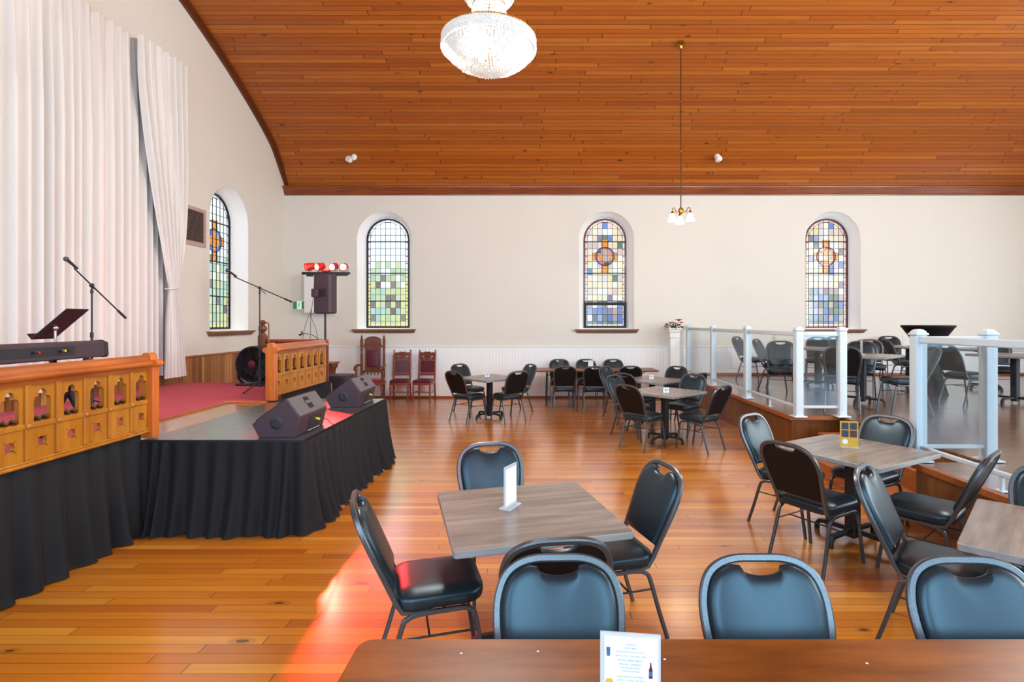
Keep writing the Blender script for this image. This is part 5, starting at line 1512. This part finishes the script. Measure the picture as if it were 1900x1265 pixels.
railing('white glass railing on the platform edge nearer the camera, cut by the picture edge', [(3.43, 4.86), (3.43, 3.1), (3.43, 1.35)], 0)
railing('short white glass railing return at the near side of the platform steps', [(3.43, 4.86), (4.06, 4.86)], 0, skip_post=(0,))

t = thing('bar_table', 'tall bar table under a fitted black stretch cover on the platform by the wall', 'table', (6.80, 9.4, HP))
mb = MB(); mb.lathe([(0.30, 0.0), (0.29, 0.02), (0.20, 0.35), (0.165, 0.62), (0.19, 0.80), (0.27, 0.98), (0.375, 1.14), (0.40, 1.165), (0.40, 1.185)], 32, cap=False); mb.build('stretch_cover', M['vinyl_back'], t, smooth=50)
mb = MB(); mb.lathe([(0.40, 1.185), (0.395, 1.192), (0.0005, 1.192)], 32); mb.lathe([(0.39, 1.17), (0.0005, 1.17)], 32, cap=False); mb.build('tabletop', M['vinyl_back'], t, smooth=50)
mb = MB(); mb.cyl((0, 0, 0), (0, 0, 1.17), 0.03, 10); mb.build('pole', M['dark_steel'], t)

t = thing('light_switch', 'small beige switch plate on the back wall above the platform chairs', 'switch plate', (5.53, YB-0.001, 1.36))
MB().box(-0.04, 0.04, -0.012, 0, 0.0, 0.20, bev=0.004).build('plate', M['acrylic'] if False else plain('beige_plate', '#cfc2a4', 0.5), t)
mb = MB()
for zz in (0.06, 0.12): mb.box(-0.008, 0.008, -0.02, -0.011, zz, zz+0.03)
mb.build('toggle', M['white'], t)
t = thing('wall_outlet', 'small white outlet low on the platform panelling beside the corner-on table', 'outlet', (PX-0.001, 3.19, 0.10))
MB().box(-0.012, 0.0, -0.035, 0.035, 0.0, 0.115, bev=0.004).build('plate', M['white'], t)
mb = MB()
for zz in (0.03, 0.07): mb.box(-0.0135, -0.0115, -0.012, 0.012, zz, zz+0.02)
mb.build('socket', M['hole_shade'], t)

# ------------------------------------------------------------------ ceiling fixtures
def vault_z(y):
    best = None
    for (y0, z0), (y1, z1) in zip(arc_c, arc_c[1:]):
        if min(y0, y1) <= y <= max(y0, y1) and abs(y1-y0) > 1e-6:
            z = z0+(z1-z0)*(y-y0)/(y1-y0); best = z if best is None else max(best, z)
    return best
CX, CY = -0.49, 5.4
t = thing('chandelier', 'glowing crystal basket chandelier hanging from the wooden vault', 'chandelier', (CX, CY, 0))
zt = vault_z(CY)
mb = MB(); mb.lathe([(0.0005, zt), (0.07, zt-0.005), (0.065, zt-0.04), (0.02, zt-0.06)], 16); mb.build('canopy', M['brass'], t)
mb = MB()
z = zt-0.05
k = 0
while z > 5.62:
    mb.tube([(0.016*math.cos(a)*(1 if k % 2 else 0.2), 0.016*math.cos(a)*(0.2 if k % 2 else 1), z-0.024+0.028*math.sin(a)) for a in [2*math.pi*i/10 for i in range(10)]], 0.003, 5, closed=True)
    z -= 0.046; k += 1
mb.build('chain', M['brass'], t)
def crystals(name, prof, rows, pitch, size, seed, elong=1.35):
    mb = MB(); r_ = random.Random(seed)
    def at_(u):
        q = u*(len(prof)-1); i = min(int(q), len(prof)-2); f = q-i
        return prof[i][0]*(1-f)+prof[i+1][0]*f, prof[i][1]*(1-f)+prof[i+1][1]*f
    for i in range(rows):
        r0, z = at_((i+0.5)/rows)
        n = max(1, int(2*math.pi*r0/pitch))
        for k in range(n):
            a = 2*math.pi*(k+0.5*(i % 2))/n
            s_ = size*r_.uniform(0.85, 1.12)
            c = Vector((r0*math.cos(a), r0*math.sin(a), z))
            e = Vector((-math.sin(a), math.cos(a), 0)); o_ = Vector((math.cos(a), math.sin(a), 0))
            vs = [c+e*s_*0.55, c-e*s_*0.55, c+o_*s_*0.5, c-o_*s_*0.5, c+Vector((0, 0, s_*elong*0.5)), c-Vector((0, 0, s_*elong*0.5))]
            mb.add(vs, [(0,2,4), (2,1,4), (1,3,4), (3,0,4), (2,0,5), (1,2,5), (3,1,5), (0,3,5)])
    o_ = mb.build(name, M['crystal'], t, smooth=0); o_['kind'] = 'stuff'
    return o_
crystals('crystal_bowl', [(0.45, 4.56), (0.437, 4.50), (0.395, 4.44), (0.325, 4.385), (0.23, 4.34), (0.12, 4.31), (0.01, 4.30)], 22, 0.030, 0.032, 1)
crystals('crystal_rim', [(0.462, 4.62), (0.466, 4.50)], 5, 0.026, 0.030, 2)
crystals('crystal_neck', [(0.15, 4.95), (0.165, 4.86), (0.185, 4.75), (0.21, 4.68), (0.33, 4.66), (0.45, 4.63)], 16, 0.030, 0.032, 3)
crystals('crystal_crown', [(0.26, 5.16), (0.255, 5.06), (0.22, 5.0), (0.16, 4.955)], 8, 0.030, 0.032, 4)
crystals('crystal_top', [(0.05, 5.60), (0.07, 5.45), (0.11, 5.30), (0.24, 5.17)], 12, 0.030, 0.030, 6)
mb = MB()
for rr, zz in ((0.455, 4.63), (0.452, 4.56), (0.225, 5.0), (0.155, 4.955), (0.265, 5.17), (0.06, 5.6)):
    mb.tube([(rr*math.cos(2*math.pi*k/48), rr*math.sin(2*math.pi*k/48), zz) for k in range(48)], 0.007, 6, closed=True)
mb.tube([(0, 0, 5.66), (0, 0, 4.32)], 0.012, 8)
for k in range(8):
    a = 2*math.pi*k/8; mb.tube([(0, 0, 4.60), (0.45*math.cos(a), 0.45*math.sin(a), 4.60)], 0.005, 5)
mb.build('ring_frame', M['brass'], t)
mb = MB()
for k in range(8):
    a = 2*math.pi*(k+0.5)/8; mb.ball((0.27*math.cos(a), 0.27*math.sin(a), 4.54), 0.028, 8)
for k in range(4):
    a = 2*math.pi*(k+0.5)/4; mb.ball((0.11*math.cos(a), 0.11*math.sin(a), 5.02), 0.025, 8); mb.ball((0.11*math.cos(a), 0.11*math.sin(a), 4.82), 0.025, 8)
mb.build('bulb', M['bulb'], t)

t = thing('pendant_lamp', 'brass pendant lamp with three lit flower-shaped glass shades on a long rod', 'pendant lamp', (2.60, 9.8, 0))
zt = vault_z(9.8)
mb = MB(); mb.lathe([(0.0005, zt+0.01), (0.075, zt-0.0), (0.08, zt-0.03), (0.04, zt-0.06), (0.03, zt-0.10), (0.012, zt-0.12)], 16); mb.build('canopy', M['brass'], t)
mb = MB(); mb.cyl((0, 0, zt-0.11), (0, 0, 3.84), 0.011, 8)
for zz in (zt-1.05, 4.9): mb.lathe([(0.011, -0.03), (0.017, -0.02), (0.017, 0.02), (0.011, 0.03)], 8, c=(0, 0, zz))
mb.build('rod', M['old_brass'], t)
mb = MB(); mb.lathe([(0.012, 3.86), (0.045, 3.83), (0.05, 3.79), (0.045, 3.76), (0.02, 3.74), (0.012, 3.71), (0.001, 3.70)], 14); mb.build('hub', M['brass'], t)
for k, a in enumerate((R(200), R(320), R(80))):
    c, s_ = math.cos(a), math.sin(a)
    mb = MB(); mb.tube(catmull([(0.04*c, 0.04*s_, 3.77), (0.10*c, 0.10*s_, 3.78), (0.14*c, 0.14*s_, 3.84), (0.175*c, 0.175*s_, 3.82), (0.18*c, 0.18*s_, 3.76)], 5), 0.007, 6)
    mb.tube(catmull([(0.08*c, 0.08*s_, 3.77), (0.12*c, 0.12*s_, 3.73), (0.13*c, 0.13*s_, 3.77), (0.10*c, 0.10*s_, 3.80)], 5), 0.004, 5)
    mb.lathe([(0.018, 0.03), (0.024, 0.02), (0.028, -0.01)], 10, c=(0.18*c, 0.18*s_, 3.745)); mb.build('arm', M['brass'], t)
    mb = MB(); mb.lathe([(0.03, 0.0), (0.042, -0.02), (0.052, -0.06), (0.062, -0.10), (0.085, -0.135), (0.088, -0.14)], 24, c=(0.18*c, 0.18*s_, 3.735), cap=False, wob=(0.06, 8)); mb.build('shade', M['shade_lit'], t)
def spot(name, x, y, lab, rz):
    z = vault_z(y)
    t = thing(name, lab, 'emergency light', (x, y, z), rz, 'white lamp heads on the wooden vault')
    mb = MB(); mb.ball((0, -0.02, -0.03), 0.075, 8, sq=(1, 0.8, 1)); mb.build('mount_base', M['white'], t)
    mb = MB(); mb.at(-0.05, -0.12, -0.11, rx=R(70)); mb.lathe([(0.03, -0.08), (0.06, -0.04), (0.072, 0.03), (0.07, 0.05), (0.0005, 0.05)], 14); mb.build('lamp_head', M['white'], t)
spot('emergency_light_vault', -4.15, 12.2, 'small white lamp head on the wooden vault above the plain stained glass window', R(-20))
spot('emergency_light_vault', 4.05, 12.2, 'small white lamp head on the wooden vault beside the pendant rod', R(20))

# ------------------------------------------------------------------ light
def area(name, loc, rot, sx, sy, power, col, spread=180):
    l = bpy.data.lights.new(name, 'AREA'); l.shape = 'RECTANGLE'; l.size = sx; l.size_y = sy; l.energy = power; l.color = col; l.spread = R(spread)
    o = bpy.data.objects.new(name, l); COL.objects.link(o); o.location = loc; o.rotation_euler = rot; return o
for i, x in enumerate(fwin):
    area('daylight_front_window', (x, YF+0.02, 2.85), (R(90), 0, 0), 1.6, 3.2, 148, (0.38, 0.72, 1.0))
for i, (y, w_) in enumerate(rwin):
    area('daylight_end_window', (XR-0.02, y, 3.0), (R(90), 0, R(90)), 2*w_, 3.0, (480, 330, 40)[i], (0.90, 0.97, 1.0))
def point(name, loc, power, col, r=0.15):
    l = bpy.data.lights.new(name, 'POINT'); l.energy = power; l.color = col; l.shadow_soft_size = r
    o = bpy.data.objects.new(name, l); COL.objects.link(o); o.location = loc; return o
for k in range(6):
    point('chandelier_glow', (CX+0.375*math.cos(math.pi*k/3+0.3), CY+0.375*math.sin(math.pi*k/3+0.3), 4.385), 68, (1.0, 0.965, 0.91), 0.02)
point('chandelier_glow', (CX, CY, 5.75), 230, (1.0, 0.95, 0.86), 0.05)
for k, a in enumerate((R(200), R(320), R(80))):
    point('pendant_glow', (2.60+0.18*math.cos(a), 9.8+0.18*math.sin(a), 3.55), 6, (1.0, 0.88, 0.7), 0.07)
# unseen point lights added out of frame to brighten the hall, no fixtures
point('hall_fill_light', (5.4, CY, 4.3), 400, (1.0, 0.965, 0.91), 0.3)
point('far_hall_fill_light', (10.6, CY, 4.3), 120, (1.0, 0.965, 0.91), 0.3)
def spotl(name, loc, target, power, col, deg, blend, r=0.04):
    l = bpy.data.lights.new(name, 'SPOT'); l.energy = power; l.color = col; l.spot_size = R(deg); l.spot_blend = blend; l.shadow_soft_size = r
    o = bpy.data.objects.new(name, l); COL.objects.link(o); o.location = loc
    o.rotation_euler = (Vector(target)-Vector(loc)).to_track_quat('-Z', 'Y').to_euler(); return o
spotl('red_lamp_beam', (SPX-0.12, SPY+0.02, 2.72), (-0.95, 2.65, 0.0), 850, (1.0, 0.03, 0.04), 17, 0.8, r=0.2)
spotl('red_lamp_beam', (SPX+0.15, SPY+0.02, 2.72), (-1.9, 5.6, 0.78), 500, (1.0, 0.04, 0.03), 30, 0.6)
spotl('red_lamp_beam', (SPX-0.13, SPY-0.0, 2.72), (-5.6, 6.8, 2.6), 60, (1.0, 0.10, 0.06), 75, 0.9)
point('red_lamp_spill', (SPX+0.05, SPY-0.12, 2.80), 3.0, (1.0, 0.08, 0.06), 0.03)
spotl('red_wash_from_hall', (1.8, -1.2, 3.4), (-3.0, 5.8, 0.9), 420, (1.0, 0.16, 0.20), 34, 1.0, r=0.15)

w = bpy.data.worlds.new('overcast_sky'); SC.world = w; w.use_nodes = True
wt = w.node_tree; bg = wt.nodes['Background']
tc = wt.nodes.new('ShaderNodeTexCoord'); sp_ = wt.nodes.new('ShaderNodeSeparateXYZ'); wt.links.new(tc.outputs['Generated'], sp_.inputs[0])
mr = wt.nodes.new('ShaderNodeMapRange'); mr.inputs['From Min'].default_value = 0.14; mr.inputs['From Max'].default_value = 0.42; mr.inputs['To Min'].default_value = 1.25; mr.inputs['To Max'].default_value = 4.5
wt.links.new(sp_.outputs[2], mr.inputs['Value']); wt.links.new(mr.outputs[0], bg.inputs[1])
cr_ = wt.nodes.new('ShaderNodeValToRGB'); cr_.color_ramp.elements[0].position = 0.12; cr_.color_ramp.elements[0].color = (0.92, 0.965, 1.0, 1); cr_.color_ramp.elements[1].position = 0.4; cr_.color_ramp.elements[1].color = (0.66, 0.83, 1.0, 1)
wt.links.new(sp_.outputs[2], cr_.inputs[0]); wt.links.new(cr_.outputs[0], bg.inputs[0])

SC.view_settings.view_transform = 'Standard'; SC.view_settings.look = 'None'; SC.view_settings.gamma = 1; SC.view_settings.exposure = 0.02
SC.view_settings.use_curve_mapping = False
try:
    SC.cycles.use_denoising = True
    SC.cycles.max_bounces = 8; SC.cycles.transparent_max_bounces = 14; SC.cycles.diffuse_bounces = 4; SC.cycles.glossy_bounces = 3
    SC.cycles.sample_clamp_indirect = 6.0
    SC.cycles.caustics_reflective = False; SC.cycles.caustics_refractive = False
except Exception:
    pass
